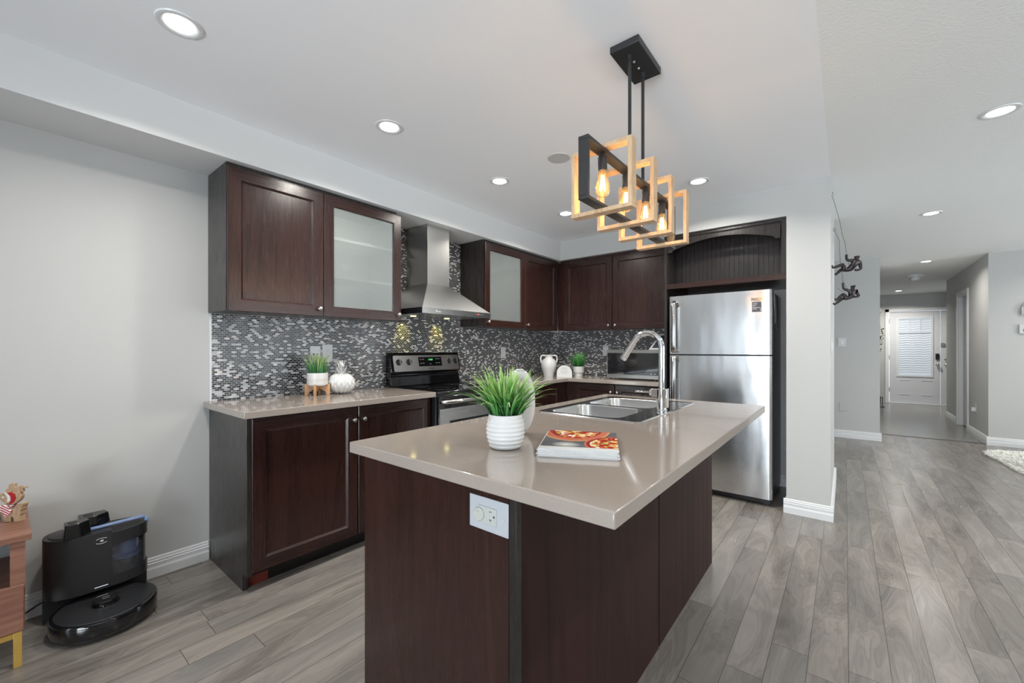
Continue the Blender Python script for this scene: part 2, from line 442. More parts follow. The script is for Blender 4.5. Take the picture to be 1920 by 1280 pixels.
def window(name, x0, x1, z0, z1, muls, ax):
    m = M(); q = [x0] + [v - .03 for v in muls] + [x1 - .06]
    for a in q: m.box(a, a+.06, -3.18, -3.10, z0, z1) if ax == 'x' else m.box(6.90, 6.98, a, a+.06, z0, z1)
    for i in range(len(q)-1):
        for z in (z0, z1-.06):
            m.box(q[i]+.06, q[i+1], -3.18, -3.10, z, z+.06) if ax == 'x' else m.box(6.90, 6.98, q[i]+.06, q[i+1], z, z+.06)
    o = struct(name, m, TRIM, smooth=0)
    for i in range(len(q)-1):
        build('pane', M().box(q[i]+.05, q[i+1]+.01, -3.145, -3.141, z0+.05, z1-.05) if ax == 'x' else M().box(6.938, 6.942, q[i]+.05, q[i+1]+.01, z0+.05, z1-.05), CLEAR, o, smooth=0)
window('window_1', 2.1, 4.3, 0, 2.15, [3.2], 'x')
window('window_2', 4.75, 6.25, .9, 2.15, [5.5], 'x')
window('window_3', 2.0, 5.2, .65, 2.15, [3.07, 4.13], 'y')
window('added_window_4', 5.9, 7.3, .65, 2.15, [6.6], 'y')  # unseen window added to bring light to the far wall
window('added_window_5', .55, 1.05, 0, 2.15, [], 'x')  # narrow unseen window added to put a bright vertical streak on the fridge

# tiled backsplash
m = M().box(0, .008, .785, 4.385, .915, 1.43).box(0, .008, 1.84, 2.90, 1.43, SOF)
struct('wall_left_backsplash', m, MOS_Y, smooth=0)
struct('wall_back_backsplash', M().box(.008, 1.636, 4.377, 4.385, .915, 1.43), MOS_X, smooth=0)
struct('trim_2', M().box(0, .010, .775, .785, .915, 1.425), TRIM, smooth=0)
# baseboards: moulded profile (distance from the wall, height)
BP = [(0, 0), (.017, 0), (.017, .045), (.013, .056), (.013, .070), (.0145, .073), (.0105, .078), (.0105, .083), (.0125, .086), (.008, .092), (.008, .100), (0, .105)]
def baseboard(name, runs):
    mm = M()
    for ax, a, b, pos, sgn in runs:     # ax: axis it runs along; pos: wall plane; sgn: side it stands out to
        pl = [(pos + sgn * d, z) for d, z in BP]
        if ax == 'y': mm.prism(pl, a, b, axis='y')
        else: mm.prism(pl, a, b, axis='x')
    struct(name, mm, TRIM, smooth=0)
baseboard('baseboard_left', [('y', -3.0, .770, 0.0, 1)])
baseboard('baseboard_column', [('x', 2.532, 2.828, 3.70, -1), ('y', 3.7002, 4.95, 2.811, 1), ('x', 2.549, 2.828, 4.9502, 1)])
baseboard('baseboard_alcove', [('x', 1.661, 2.531, 4.385, -1), ('y', 3.7002, 4.385, 2.549, -1)])
baseboard('baseboard_hall_end', [('x', 1.72, 3.267, 7.32, -1), ('y', 7.3202, 9.2, 3.25, 1)])
baseboard('baseboard_hall_right', [('y', 7.9002, 8.965, 4.31, -1), ('y', 9.765, 10.7, 4.31, -1)])
baseboard('baseboard_far', [('x', 4.293, 6.88, 7.9, -1)])
baseboard('baseboard_foyer', [('x', 1.65, 3.55, 12.72, -1)])

# ---- door_2: cased doorway in the hall's right wall, door leaf standing open inside
d2 = struct('door_2', M().box(4.293, 4.31, 8.965, 9.03, 0, 2.125).box(4.293, 4.31, 9.70, 9.765, 0, 2.125).box(4.293, 4.31, 9.03, 9.70, 2.06, 2.125)
            .box(4.31, 4.43, 9.03, 9.045, 0, 2.06).box(4.31, 4.43, 9.685, 9.70, 0, 2.06).box(4.31, 4.43, 9.045, 9.685, 2.045, 2.06), TRIM, smooth=0, bevel=.003)
DW = simple('door_white', (.62,.63,.65), .4)
build('leaf', M().box(4.36, 4.40, 9.046, 9.684, .01, 2.044), DW, d2, smooth=0)
for z in (.30, 1.80): build('hinge', M().box(4.345, 4.362, 9.046, 9.058, z, z + .09), PORE, d2)
# ---- door_1: white front door with a glazed blind panel
d1 = struct('door_1', M().box(3.60, 3.668, 12.69, 12.75, 0, 2.12).box(3.60, 5.55, 12.69, 12.75, 2.055, 2.12).box(3.668, 5.55, 12.69, 12.80, 0, .02), TRIM, smooth=0, bevel=.003)
LF = build('leaf', M().box(3.675, 4.486, 12.73, 12.775, .022, .62).box(3.675, 3.83, 12.73, 12.775, .62, 1.92).box(4.345, 4.486, 12.73, 12.775, .62, 1.92).box(3.675, 4.486, 12.73, 12.775, 1.92, 2.052), DW, d1, smooth=0)
g = M()
g.box(3.79, 4.38, 12.715, 12.73, .605, .645).box(3.79, 4.38, 12.715, 12.73, 1.895, 1.93).box(3.79, 3.83, 12.715, 12.73, .645, 1.895).box(4.345, 4.38, 12.715, 12.73, .645, 1.895)
g.box(3.83, 4.345, 12.72, 12.73, 1.575, 1.59).box(3.995, 4.005, 12.72, 12.73, 1.59, 1.895).box(4.17, 4.18, 12.72, 12.73, 1.59, 1.895)
build('glazing_bead', g, TRIM, LF, smooth=0)
nb = NT('door_blind_glow'); ob = nb.obj(); o3 = nb.sep(ob)
wv = nb.math('SINE', nb.math('MULTIPLY', nb.math('ADD', o3[2], nb.math('MULTIPLY', nb.math('SINE', nb.math('MULTIPLY', o3[0], 36.0)), .006)), 125.0))
nb.p(col=(.45,.49,.54), rough=.6, emit=(.80,.90,1.0), es=nb.math('ADD', .24, nb.math('MULTIPLY', wv, .02))); nb.bump(wv, .5, .006)  # glow put into the blind to light the foyer; it is no lamp
build('blind', M().box(3.83, 4.345, 12.745, 12.75, .645, 1.895), nb.mat, LF, smooth=0)
emb = M()
for x0, x1 in ((3.84, 4.01), (4.19, 4.37)):
    emb.box(x0, x1, 12.722, 12.732, .52, .535).box(x0, x1, 12.722, 12.732, .20, .215)
build('panel_moulding', emb, TRIM, LF, smooth=0, bevel=.003)
build('lock', M().box(4.41, 4.47, 12.70, 12.73, .99, 1.12), BLACKG, LF, bevel=.008)
build('door_knob', M().sphere((4.44, 12.68, .88), .032).cyl((4.44, 12.73, .88), (4.44, 12.68, .88), .014), NICKEL, LF)
for z in (.25, .98, 1.80): build('hinge', M().box(3.662, 3.674, 12.715, 12.73, z, z + .10), PORE, d1)
L2 = build('leaf', M().box(4.492, 5.30, 12.73, 12.775, .022, 2.052), DW, d1, smooth=0)
build('latch', M().box(4.49, 4.545, 12.70, 12.73, 1.28, 1.35), NICKEL, L2, bevel=.004)
for z in (.88, 1.0): build('door_knob', M().sphere((4.57, 12.69, z), .03), NICKEL, L2)

# ================================================================== CEILING FIXTURES
LG = 'round recessed ceiling downlights'
DL = [((.945,.43), 'largest recessed downlight, nearest the viewer at upper left'),
      ((.94,1.35), 'recessed downlight above the frosted glass cabinet door'),
      ((.935,2.29), 'recessed downlight above the range hood chimney'),
      ((.93,3.21), 'recessed downlight partly behind the pendant lamp, nearest the kitchen corner'),
      ((2.06,3.2), 'recessed downlight right of the pendant, in front of the fridge alcove'),
      ((3.513,3.23), 'recessed downlight in the stippled ceiling at the right edge'),
      ((3.495,5.27), 'recessed downlight in the hallway ceiling beyond the column'),
      ((3.77,8.12), 'recessed downlight in the hallway just before the smoke alarm'),
      ((3.765,11.86), 'farthest small downlight over the front door')]
ADDED = 'unseen recessed downlight added outside the frame for extra light'
for p in ((5.2,1.2), (5.2,3.2), (5.2,5.3), (5.2,7.0), (3.5,1.2), (2.9,-1.6)): DL.append((p, ADDED))  # unseen lamps added to brighten the room, mainly the far wall
for i, ((x, y), lab) in enumerate(DL):
    t = thing('recessed_downlight', lab, 'ceiling light', (x, y, CH), LG)
    r = .062
    build('trim_ring', M().lathe((x, y, CH), [(r+.012, 0), (r+.010, -.004), (r, -.006), (r-.012, -.002), (r-.014, 0)][::-1], 40), TRIM, t)
    build('diffuser', M().lathe((x, y, CH - .001), [(.0001, -.001), (r-.013, -.001)], 32), LED, t)
    l = bpy.data.lights.new('downlight_lamp', 'AREA'); l.shape = 'DISK'; l.size = .10; l.energy = DOWNLIGHT_W; l.color = (1.0, .955, .88); l.spread = math.radians(150)
    lo = bpy.data.objects.new('downlight_lamp', l); C.objects.link(lo); lo.parent = t; lo.location = (0, 0, -.012)
    if y > 11: l.energy = DOWNLIGHT_W * 2.2
    elif y > 7: l.energy = DOWNLIGHT_W * .8
t = thing('ceiling_speaker', 'flat round white ceiling speaker grille left of the pendant', 'speaker', (1.467, 2.25, CH))
build('grille', M().lathe((1.467, 2.25, CH), [(.0001, -.004), (.06, -.004), (.066, 0)], 40), simple('speaker_grey', (.40,.39,.39), .7), t)
build('rim', M().lathe((1.467, 2.25, CH), [(.064, -.0042), (.070, -.0042), (.072, 0)], 40), simple('speaker_rim', (.5,.49,.49), .6), t)
t = thing('smoke_alarm', 'white round smoke alarm on the hallway ceiling', 'smoke alarm', (3.795, 9.54, CH))
build('base', M().lathe((3.795, 9.54, CH - .03), [(.10, 0), (.11, .008), (.11, .03)], 32), TRIM, t)
build('sensor', M().lathe((3.795, 9.54, CH - .085), [(.0001, 0), (.05, 0), (.065, .02), (.065, .055)], 32), TRIM, t)

# ================================================================== PENDANT
PX = 2.21
WOODP = NT('pale_pendant_wood'); o = WOODP.obj()
f = WOODP.noise(WOODP.map(o, (1, 1, .2)), 60, 4, .6, .5)
WOODP.p(col=WOODP.ramp(f, [(.3, (.42,.27,.15)), (.6, (.60,.42,.26))]), rough=.5); WOODP = WOODP.mat
pt = thing('linear_pendant_lamp', 'black linear pendant with four open wooden square frames and glowing bulbs', 'pendant lamp', (PX, 1.68, CH))
build('canopy', M().box(PX-.06, PX+.06, 1.555, 1.805, CH-.028, CH), BLACKM, pt, bevel=.002)
for y in (1.612, 1.752):
    rd = build('rod', M().cyl((PX, y, 1.93), (PX, y, CH-.028), .0068), BLACKM, pt)
    build('collar', M().cyl((PX, y, CH-.05), (PX, y, CH-.028), .011), BLACKM, rd)
for y in (1.655, 1.705): build('canopy_screw', M().sphere((PX, y, CH-.03), .006, seg=10, rings=6), NICKEL, pt)
def rect_frame(mm, a0, a1, z0, z1, t, b0, b1, axis):
    for p in ((a0, a1, z0, z0+t), (a0, a1, z1-t, z1), (a0, a0+t, z0+t, z1-t), (a1-t, a1, z0+t, z1-t)):
        if axis == 'y': mm.box(b0, b1, p[0], p[1], p[2], p[3])
        else: mm.box(p[0], p[1], b0, b1, p[2], p[3])
    return mm
build('metal_frame', rect_frame(M(), 1.228, 2.132, 1.722, 1.935, .012, PX-.019, PX+.019, 'y'), BLACKM, pt, bevel=.0015)
BG = NT('bulb_glass'); tt = BG.t
tl = BG.n('ShaderNodeBsdfTranslucent'); tl.inputs[0].default_value = (1, .72, .40, 1)
tr = BG.n('ShaderNodeBsdfTransparent'); tr.inputs[0].default_value = (1, .93, .82, 1)
gl = BG.n('ShaderNodeBsdfGlossy'); gl.inputs['Roughness'].default_value = .02
frn = BG.n('ShaderNodeLayerWeight'); frn.inputs[0].default_value = .12
mx = BG.n('ShaderNodeMixShader'); tt.links.new(frn.outputs['Fresnel'], mx.inputs[0]); tt.links.new(tr.outputs[0], mx.inputs[1]); tt.links.new(gl.outputs[0], mx.inputs[2])
m2 = BG.n('ShaderNodeMixShader'); m2.inputs[0].default_value = .035; tt.links.new(mx.outputs[0], m2.inputs[1]); tt.links.new(tl.outputs[0], m2.inputs[2])
tt.links.new(m2.outputs[0], BG.out.inputs[0]); BG = BG.mat
for y in (1.370, 1.577, 1.784, 1.991):
    wf = build('wood_frame', rect_frame(M(), PX-.118, PX+.118, 1.708, 1.950, .014, y-.020, y+.020, 'x'), WOODP, pt, bevel=.001)
    sk = build('socket', M().lathe((PX, y, 1.862), [(.0155, 0), (.0165, .004), (.0165, .046), (.014, .052), (.006, .054), (.006, .062)], 24), BLACKM, pt)
    prof = [(.0001, 0), (.010, .0012), (.018, .006), (.0235, .016), (.0255, .028), (.0245, .040), (.0205, .056), (.016, .074), (.0135, .088), (.013, .096)]
    bb = build('bulb', M().lathe((PX, y, 1.768), prof, 28), BG, sk, smooth=60)
    fm = M()
    for k in range(6):
        a = k * PI / 3
        fm.tube([(PX + .0045*math.cos(a), y + .0045*math.sin(a), 1.845), (PX + .010*math.cos(a+.3), y + .010*math.sin(a+.3), 1.793)], .0011, 6)
    build('filament', fm, WARM, sk)
    l = bpy.data.lights.new('bulb_lamp', 'POINT'); l.energy = 1.0; l.color = (1, .60, .27); l.shadow_soft_size = .012
    lo = bpy.data.objects.new('bulb_lamp', l); C.objects.link(lo); lo.parent = pt; lo.location = Vector((PX, y, 1.80)) - Vector(LOC[pt])

# ================================================================== CABINETS
def knob(p, N, parent):
    N = Vector(N)
    build('knob', M().lathe(p, [(.008, 0), (.006, .004), (.005, .012), (.012, .018), (.0145, .023), (.012, .029), (.0001, .031)], 20, axis=N), NICKEL, parent, smooth=60)
def door(parent, O, U, N, w, h, kn=None, glass=False, mh=WY, fw=.062, name='door', flat=False):
    O = Vector(O); U = Vector(U); N = Vector(N)
    d = build(name, M().front(O, U, N, w, h, glass=glass, fw=fw, mv=0, mh=1, mp=0, flat=flat), [WV, mh], parent, smooth=0)
    if glass:
        a = O + U*(fw+.004) + Vector((0,0,fw+.004)) + N*.006; b = O + U*(w-fw-.004) + Vector((0,0,h-fw-.004)) + N*.010
        lo = [min(a[i], b[i]) for i in range(3)]; hi = [max(a[i], b[i]) for i in range(3)]
        build('glass_pane', M().box(lo[0], hi[0], lo[1], hi[1], lo[2], hi[2]), FROST, d, smooth=0)
    if kn: knob(O + U*kn[0] + Vector((0,0,kn[1])) + N*.020, N, d)
    return d
YX = ((0,1,0), (1,0,0))     # doors that face the room from the left wall
XY = ((1,0,0), (0,-1,0))    # doors that face the room from the back wall

# base cabinet left of the range
t = thing('base_cabinet', 'dark stained base cabinet left of the stove with two doors and an end panel greyed by painted reflections', 'cabinet', (.3, 1.36, 0))
build('body', M().box(.018, .565, .795, 1.945, .10, .875), WV, t, smooth=0)
build('end_panel', M().prism([(.018, .0), (.530, .0), (.530, .085), (.585, .085), (.585, .88), (.002, .88), (.002, .115), (.018, .115)], .775, .795, axis='y'), SIDE, t, smooth=0, label='end panel greyed by painted reflections')
build('toe_kick', M().box(.018, .505, .795, 1.945, 0, .10), WDARK, t, smooth=0)
door(t, (.567, .797, .095), *YX, .575, .775, (.575-.03, .775-.075))
door(t, (.567, 1.378, .095), *YX, .560, .775, (.03, .775-.075))
build('bare_patch', M().box(.505, .507, .797, .90, 0, .05), simple('red_worn_wood', (.12,.018,.012), .4), t, smooth=0, label='red worn patch on the toe kick')
m = M().box(.0085, .64, .745, 1.945, .880, .915)
tag(build('countertop', m, QUARTZ, bevel=.003), 'taupe quartz countertop left of the stove, mosaic reflected in it', 'countertop')
# L-shaped corner base cabinets
t = thing('base_cabinet', 'dark stained base cabinet right of the stove, with drawers and a door', 'cabinet', (.3, 3.2, 0))
build('body', M().box(.018, .565, 2.735, 4.37, .10, .875), WV, t, smooth=0)
build('toe_kick', M().box(.018, .505, 2.735, 3.80, 0, .10), WDARK, t, smooth=0)
for z0, hh in ((.095, .30), (.40, .27), (.675, .195)):
    door(t, (.567, 2.737, z0), *YX, .445, hh, (.2225, hh/2), fw=.04, name='drawer')
door(t, (.567, 3.19, .095), *YX, .475, .775, (.035, .70))
build('filler', M().box(.565, .585, 3.668, 3.80, .10, .875), WV, t, smooth=0)
t = thing('base_cabinet', 'dark stained base cabinet under the microwave with two doors', 'cabinet', (1.1, 4.08, 0))
build('body', M().box(.568, 1.634, 3.80, 4.37, .10, .875), WV, t, smooth=0)
build('toe_kick', M().box(.568, 1.634, 3.86, 4.37, 0, .10), WDARK, t, smooth=0)
door(t, (.672, 3.798, .095), *XY, .462, .775, (.43, .70), mh=WX)
door(t, (1.140, 3.798, .095), *XY, .490, .775, (.032, .70), mh=WX)
build('filler', M().box(.588, .668, 3.780, 3.80, .10, .875), WV, t, smooth=0)
m = M().prism([(.0085, 2.728), (.64, 2.728), (.64, 3.735), (1.635, 3.735), (1.635, 4.3765), (.0085, 4.3765)], .880, .915)
tag(build('countertop', m, QUARTZ, bevel=.003), 'L-shaped taupe quartz countertop in the corner under the microwave', 'countertop')

# wall cabinets on the left wall
def wall_cab(label, y0, y1, glass_bay, end_panel, o0, o1):
    t = thing('wall_cabinet', label, 'cabinet', (.16, (y0+y1)/2, 1.425))
    g0, g1 = glass_bay
    m = M(); sh = .016
    m.box(.0085, .31, y0, y1, 1.43, 1.446).box(.0085, .31, y0, y1, 2.18, 2.225)
    m.box(.0085, .31, y0, y0+sh, 1.446, 2.18).box(.0085, .31, y1-sh, y1, 1.446, 2.18)
    s = g0 if abs(g0-y0) > .05 else g1
    m.box(.0085, .31, s-.008, s+.008, 1.446, 2.18)
    build('body', m, SIDE, t, smooth=0)
    ins = M().box(.0095, .012, g0+.008, g1-.008, 1.446, 2.18).box(.012, .30, g0+.0165, g0+.018, 1.446, 2.18).box(.012, .30, g1-.018, g1-.0165, 1.446, 2.18)
    ins.box(.012, .30, g0+.018, g1-.018, 1.4465, 1.448)
    build('lining', ins, SHELFW, t, smooth=0)
    for z in (1.68, 1.93):
        build('shelf', M().box(.012, .3105, g0+.018, g1-.018, z, z+.018).box(.3105, .3172, o0, o1, z, z+.018), SHELFW, t, smooth=0)
    return t
t = wall_cab('dark wall cabinet left of the range hood, one solid door and one frosted glass door', .768, 1.845, (1.30, 1.845), True, 1.358, 1.810)
door(t, (.312, .770, 1.425), *YX, .520, .775, (.52-.03, .045))
door(t, (.312, 1.293, 1.425), *YX, .582, .775, (.582-.03, .045), glass=True)
t = wall_cab('dark wall cabinet right of the range hood, frosted glass door at its left', 2.792, 4.04, (2.80, 3.40), True, 2.862, 3.330)
door(t, (.312, 2.797, 1.425), *YX, .598, .775, (.03, .045), glass=True)
door(t, (.312, 3.399, 1.425), *YX, .600, .775, (.035, .045))
t = thing('wall_cabinet', 'dark wall cabinet on the back wall with two solid doors above the microwave', 'cabinet', (.98, 4.2, 1.425))
build('body', M().box(.333, 1.634, 4.078, 4.376, 1.43, 2.225).box(.312, .385, 4.062, 4.078, 1.43, 2.20), WV, t, smooth=0)
door(t, (.389, 4.076, 1.425), *XY, .590, .775, (.555, .045), mh=WX)
door(t, (.984, 4.076, 1.425), *XY, .640, .775, (.035, .045), mh=WX)

# fridge surround
t = thing('fridge_surround', 'dark wooden fridge surround with arched valance and beadboard niche', 'cabinet', (2.1, 4.05, 0))
build('side_panel', M().box(1.637, 1.660, 3.722, 4.376, 0, 2.213), SIDE, t, smooth=0)
build('shelf', M().box(1.6605, 2.546, 3.722, 4.376, 1.748, 1.790), WX, t, smooth=0)
bead = M()
y = 3.96; x = 1.685
while x < 2.51:
    x2 = min(x + .036, 2.516)
    bead.box(x + .002, x2 - .002, y, y + .012, 1.79, 2.21)
    x += .036
bead.box(1.661, 2.546, y + .008, y + .02, 1.79, 2.212)
build('beadboard', bead, SIDE, t, smooth=0)
sb = M()
for k in range(6): sb.box(1.6605, 1.667, 3.74 + k*.036, 3.774 + k*.036, 1.791, 2.21)
build('side_beadboard', sb, SIDE, t, smooth=0)
fr = M().box(2.516, 2.546, 3.722, 3.96, 1.791, 2.212).box(1.6605, 2.516, 3.722, 3.742, 2.190, 2.212)
build('frame', fr, SIDE, t, smooth=0)
pl = [(1.665, 2.178), (1.665, 2.065), (1.700, 2.065), (1.708, 2.082)]
for k in range(21):
    a = k / 20.0; pl.append((1.716 + a * .742, 2.084 + .062 * math.sin(PI * a) ** .9))
pl += [(2.466, 2.082), (2.474, 2.065), (2.510, 2.065), (2.510, 2.178)]
build('valance', M().prism(pl, 3.722, 3.740, axis='y'), SIDE, t, smooth=0, bevel=.002)

# ================================================================== ISLAND
IX0, IX1, IY0, IY1 = 1.671, 2.300, .752, 2.565
t = thing('kitchen_island', 'dark stained kitchen island base under the taupe top', 'kitchen island', (2.0, 1.66, 0))
build('body', M().box(IX0+.022, IX0+.040, IY0+.02, IY1-.002, .0, .878).box(IX0+.040, IX1-.02, IY1-.020, IY1-.002, 0, .878).box(IX0+.040, IX1-.02, IY0+.02, IY1-.020, .08, .10), WDARK, t, smooth=0)
build('front_panel', M().box(IX0, IX1-.022, IY0, IY0+.018, 0, .879), WV, t, smooth=0)
build('corner_post', M().box(IX1-.021, IX1, IY0, IY0+.022, 0, .879), SIDE, t, smooth=0, bevel=.001)
build('side_panel', M().box(IX1-.018, IX1, IY0+.0225, 1.690, 0, .879), WMAT, t, smooth=0)
build('seam_strip', M().box(IX1-.018, IX1-.006, 1.691, 1.703, 0, .879), WDARK, t, smooth=0)
sp = M()
yy = 1.704
for wd in (.215, .09, .09, .09, .09, .09, .09, .106):
    sp.box(IX1-.018, IX1-.001, yy, yy + wd - .0025, 0, .879); yy += wd
build('beadboard_panel', sp, WMAT, t, smooth=0, bevel=.0008)
for k in range(3):
    door(t, (IX0+.022, IY0+.03+.60*(k+1)-.002, .10), (0,-1,0), (-1,0,0), .594, .77, (.04 if k % 2 else .55, .70))
# top with a cut-out for the sink
X0, X1, Y0, Y1 = 1.625, 2.557, .724, 2.59; HX0, HX1, HY0, HY1 = 1.745, 2.215, 1.665, 2.425
m = M()
def ring(z): return [(X0,Y0,z),(X1,Y0,z),(X1,Y1,z),(X0,Y1,z),(HX0,HY0,z),(HX1,HY0,z),(HX1,HY1,z),(HX0,HY1,z)]
fs = []
for k in range(4):
    k2 = (k+1) % 4
    fs += [(8+k, 8+k2, 12+k2, 12+k), (k2, k, 4+k, 4+k2), (k, k2, 8+k2, 8+k), (4+k2, 4+k, 12+k, 12+k2)]
m.add(ring(.880) + ring(.915), fs)
tag(build('countertop', m, QUARTZ, bevel=.003), 'large taupe quartz island top, chipped at its left corner', 'countertop')

# sink
t = thing('sink', 'stainless steel double bowl drop-in sink in the island top', 'sink', (1.98, 2.04, .915))
def rrect(x0, x1, y0, y1, r, n=6):
    out = []
    for cx, cy, a0 in ((x1-r, y0+r, -PI/2), (x1-r, y1-r, 0), (x0+r, y1-r, PI/2), (x0+r, y0+r, PI)):
        for k in range(n+1):
            a = a0 + PI/2*k/n; out.append((cx + r*math.cos(a), cy + r*math.sin(a)))
    return out
import bmesh
def deck(outer, holes, z):
    bm = bmesh.new(); es = []
    for lp in [outer] + holes:
        vs = [bm.verts.new((p[0], p[1], z)) for p in lp]
        es += [bm.edges.new((vs[i], vs[(i+1) % len(vs)])) for i in range(len(vs))]
    bmesh.ops.triangle_fill(bm, use_beauty=True, edges=es, normal=(0,0,1))
    bm.verts.index_update()
    mm = M(); mm.add([v.co.copy() for v in bm.verts], [tuple(v.index for v in f.verts) for f in bm.faces]); bm.free(); return mm
SX0, SX1, SY0, SY1 = 1.722, 2.240, 1.640, 2.452
b1 = rrect(1.762, 2.125, 1.685, 2.025, .06); b2 = rrect(1.762, 2.125, 2.065, 2.405, .06)
oin = rrect(SX0+.014, SX1-.014, SY0+.014, SY1-.014, .022)
m = deck(oin, [b1, b2], .9175)
o0 = rrect(SX0, SX1, SY0, SY1, .03); o1 = rrect(SX0+.004, SX1-.004, SY0+.004, SY1-.004, .028); n = len(o0)
m.add([(p[0], p[1], .9155) for p in o0] + [(p[0], p[1], .920) for p in o1] + [(p[0], p[1], .9175) for p in oin],
      [(i, (i+1) % n, n + (i+1) % n, n + i) for i in range(n)] + [(n+i, n+(i+1) % n, 2*n + (i+1) % n, 2*n + i) for i in range(n)])
build('rim', m, simple('sink_rim_polished', (.60,.60,.59), .12, metal=1.0), t, smooth=40)
def bowl(x0, x1, y0, y1):
    L = []
    for ins, z, r in ((0, .9175, .06), (.002, .912, .06), (.012, .78, .055), (.03, .757, .05), (.10, .752, .03)):
        L.append([(p[0], p[1], z) for p in rrect(x0+ins, x1-ins, y0+ins, y1-ins, r)])
    mm = M(); n = len(L[0]); fs = []
    for i in range(len(L)-1):
        for k in range(n): fs.append((i*n+(k+1) % n, i*n+k, (i+1)*n+k, (i+1)*n+(k+1) % n))
    fs.append(tuple((len(L)-1)*n + k for k in range(n)))
    return mm.add([p for l in L for p in l], fs)
for a in ((1.762, 2.125, 1.685, 2.025), (1.762, 2.125, 2.065, 2.405)):
    bw = build('bowl', bowl(*a), STEEL_S, t, smooth=60)
    build('drain', M().lathe(((a[0]+a[1])/2, (a[2]+a[3])/2, .7525), [(.042, 0), (.040, .003), (.03, .001), (.0001, .001)], 24), CHROME, bw)
# faucet
FX, FY = 2.195, 2.03
t = thing('faucet', 'tall chrome gooseneck kitchen faucet standing behind the sink', 'faucet', (FX, FY, .9175))
build('body', M().lathe((FX, FY, .918), [(.0265, 0), (.0265, .004), (.0235, .008), (.0235, .105), (.021, .108)], 32), CHROME, t)
pts = [(FX, FY, 1.0), (FX, FY, 1.10), (FX, FY, 1.226)]
Rr = .073
for k in range(1, 17):
    a = math.radians(151.6) * k / 16
    pts.append((FX - Rr + Rr*math.cos(a), FY, 1.226 + Rr*math.sin(a)))
l = Vector(pts[-1]); d = (l - Vector(pts[-2])).normalized()
build('spout', M().tube(pts + [tuple(l + d*.02)], .0145, 20), CHROME, t, smooth=60)
hd = build('spray_head', M().cyl(l + d*.008, l + d*.075, .0162, 24).cyl(l + d*.075, l + d*.112, .0180, 24, r2=.0172), CHROME, t)
build('button', M().box(l.x + d.x*.06 - .021, l.x + d.x*.06 - .012, FY-.006, FY+.006, l.z + d.z*.06 - .014, l.z + d.z*.06 + .008), BLACKG, hd, bevel=.002)
hub = build('handle', M().box(FX-.045, FX-.012, FY-.018, FY+.018, .986, 1.024).cyl((FX-.045, FY, 1.005), (FX-.056, FY, 1.005), .017, 24).box(FX-.132, FX-.05, FY-.006, FY+.006, 1.001, 1.010), CHROME, t, bevel=.002)
build('bracket', M().box(FX+.010, FX+.0295, FY-.018, FY+.018, .935, 1.028), CHROME, t, bevel=.002)

# ================================================================== RANGE
RY0, RY1 = 1.955, 2.717
t = thing('electric_range', 'black and stainless freestanding electric stove between the counters', 'stove', (.33, 2.33, 0))
build('body', M().box(.03, .625, RY0, RY1, .03, .893), BLACKP, t, bevel=.004)
build('cooktop', M().box(.05, .655, RY0-.004, RY1+.004, .893, .917), BLACKG, t, bevel=.008)
EL = simple('burner_ring_grey', (.045,.045,.047), .25)
for x, y, r in ((.20, 2.15, .075), (.20, 2.52, .095), (.47, 2.15, .105), (.47, 2.52, .08)):
    build('burner', M().lathe((x, y, .9172), [(r, 0), (r, .0006), (r-.006, .0006), (r-.006, 0)], 40).lathe((x, y, .9172), [(r*.55, 0), (r*.55, .0006), (r*.5, .0006), (r*.5, 0)], 40), EL, t)
bgd = build('backguard', M().prism([(.012, .917), (.085, .917), (.072, .99), (.060, 1.01), (.092, 1.030), (.060, 1.180), (.050, 1.190), (.012, 1.190)], RY0+.004, RY1-.004, axis='y'), BLACKG, t, smooth=20, bevel=.005)
# sloping control panel
PO = Vector((.0925, 0, 1.034)); PV = (Vector((.063, 0, 1.172)) - PO).normalized(); PN = Vector((PV.z, 0, -PV.x)); U = Vector((0, 1, 0))
def on_panel(yl, v, d=0.0): return PO + U*yl + PV*v + PN*d
def pslab(mm, y0, y1, v0, v1, d0, d1, r=.008):
    pl = rrect(y0, y1, v0, v1, r, 4); n = len(pl)
    mm.add([on_panel(a, b, d0) for a, b in pl] + [on_panel(a, b, d1) for a, b in pl], [tuple(range(n))[::-1], tuple(range(n, 2*n))] + [(i, (i+1) % n, n+(i+1) % n, n+i) for i in range(n)])
    return mm
cp = build('control_panel', pslab(M(), RY0+.03, RY1-.022, .002, .134, 0, .004, .012), steel('range_panel_steel', (.42,.41,.40), .3, 'y'), t)
build('display', pslab(M(), 2.235, 2.485, .038, .118, .004, .0055, .004), BLACKG, cp)
build('display_bezel', pslab(M(), 2.478, 2.492, .036, .120, .004, .0050, .003), simple('bezel_silver', (.7,.7,.68), .2, metal=1), cp)
build('clock_digits', text_mesh('10:00', .022, on_panel(2.340, .088, .006), U, PV), emission('clock_green', (.15,.9,.25), 1.2), cp)
MKG = simple('mark_grey', (.30,.30,.30), .5)
for yy, vv in ((2.258,.062), (2.258,.096), (2.285,.062), (2.285,.096), (2.43,.062), (2.43,.098), (2.458,.062), (2.458,.098), (2.36,.055)):
    build('touch_mark', M().add([on_panel(yy-.009, vv, .0057), on_panel(yy+.009, vv, .0057), on_panel(yy+.009, vv+.005, .0057), on_panel(yy-.009, vv+.005, .0057)], [(0,1,2,3)]), MKG, cp, smooth=0)
build('brand_name', text_mesh('FRIGIDAIRE', .013, on_panel(2.335, .014, .0045), U, PV), PORE, cp)
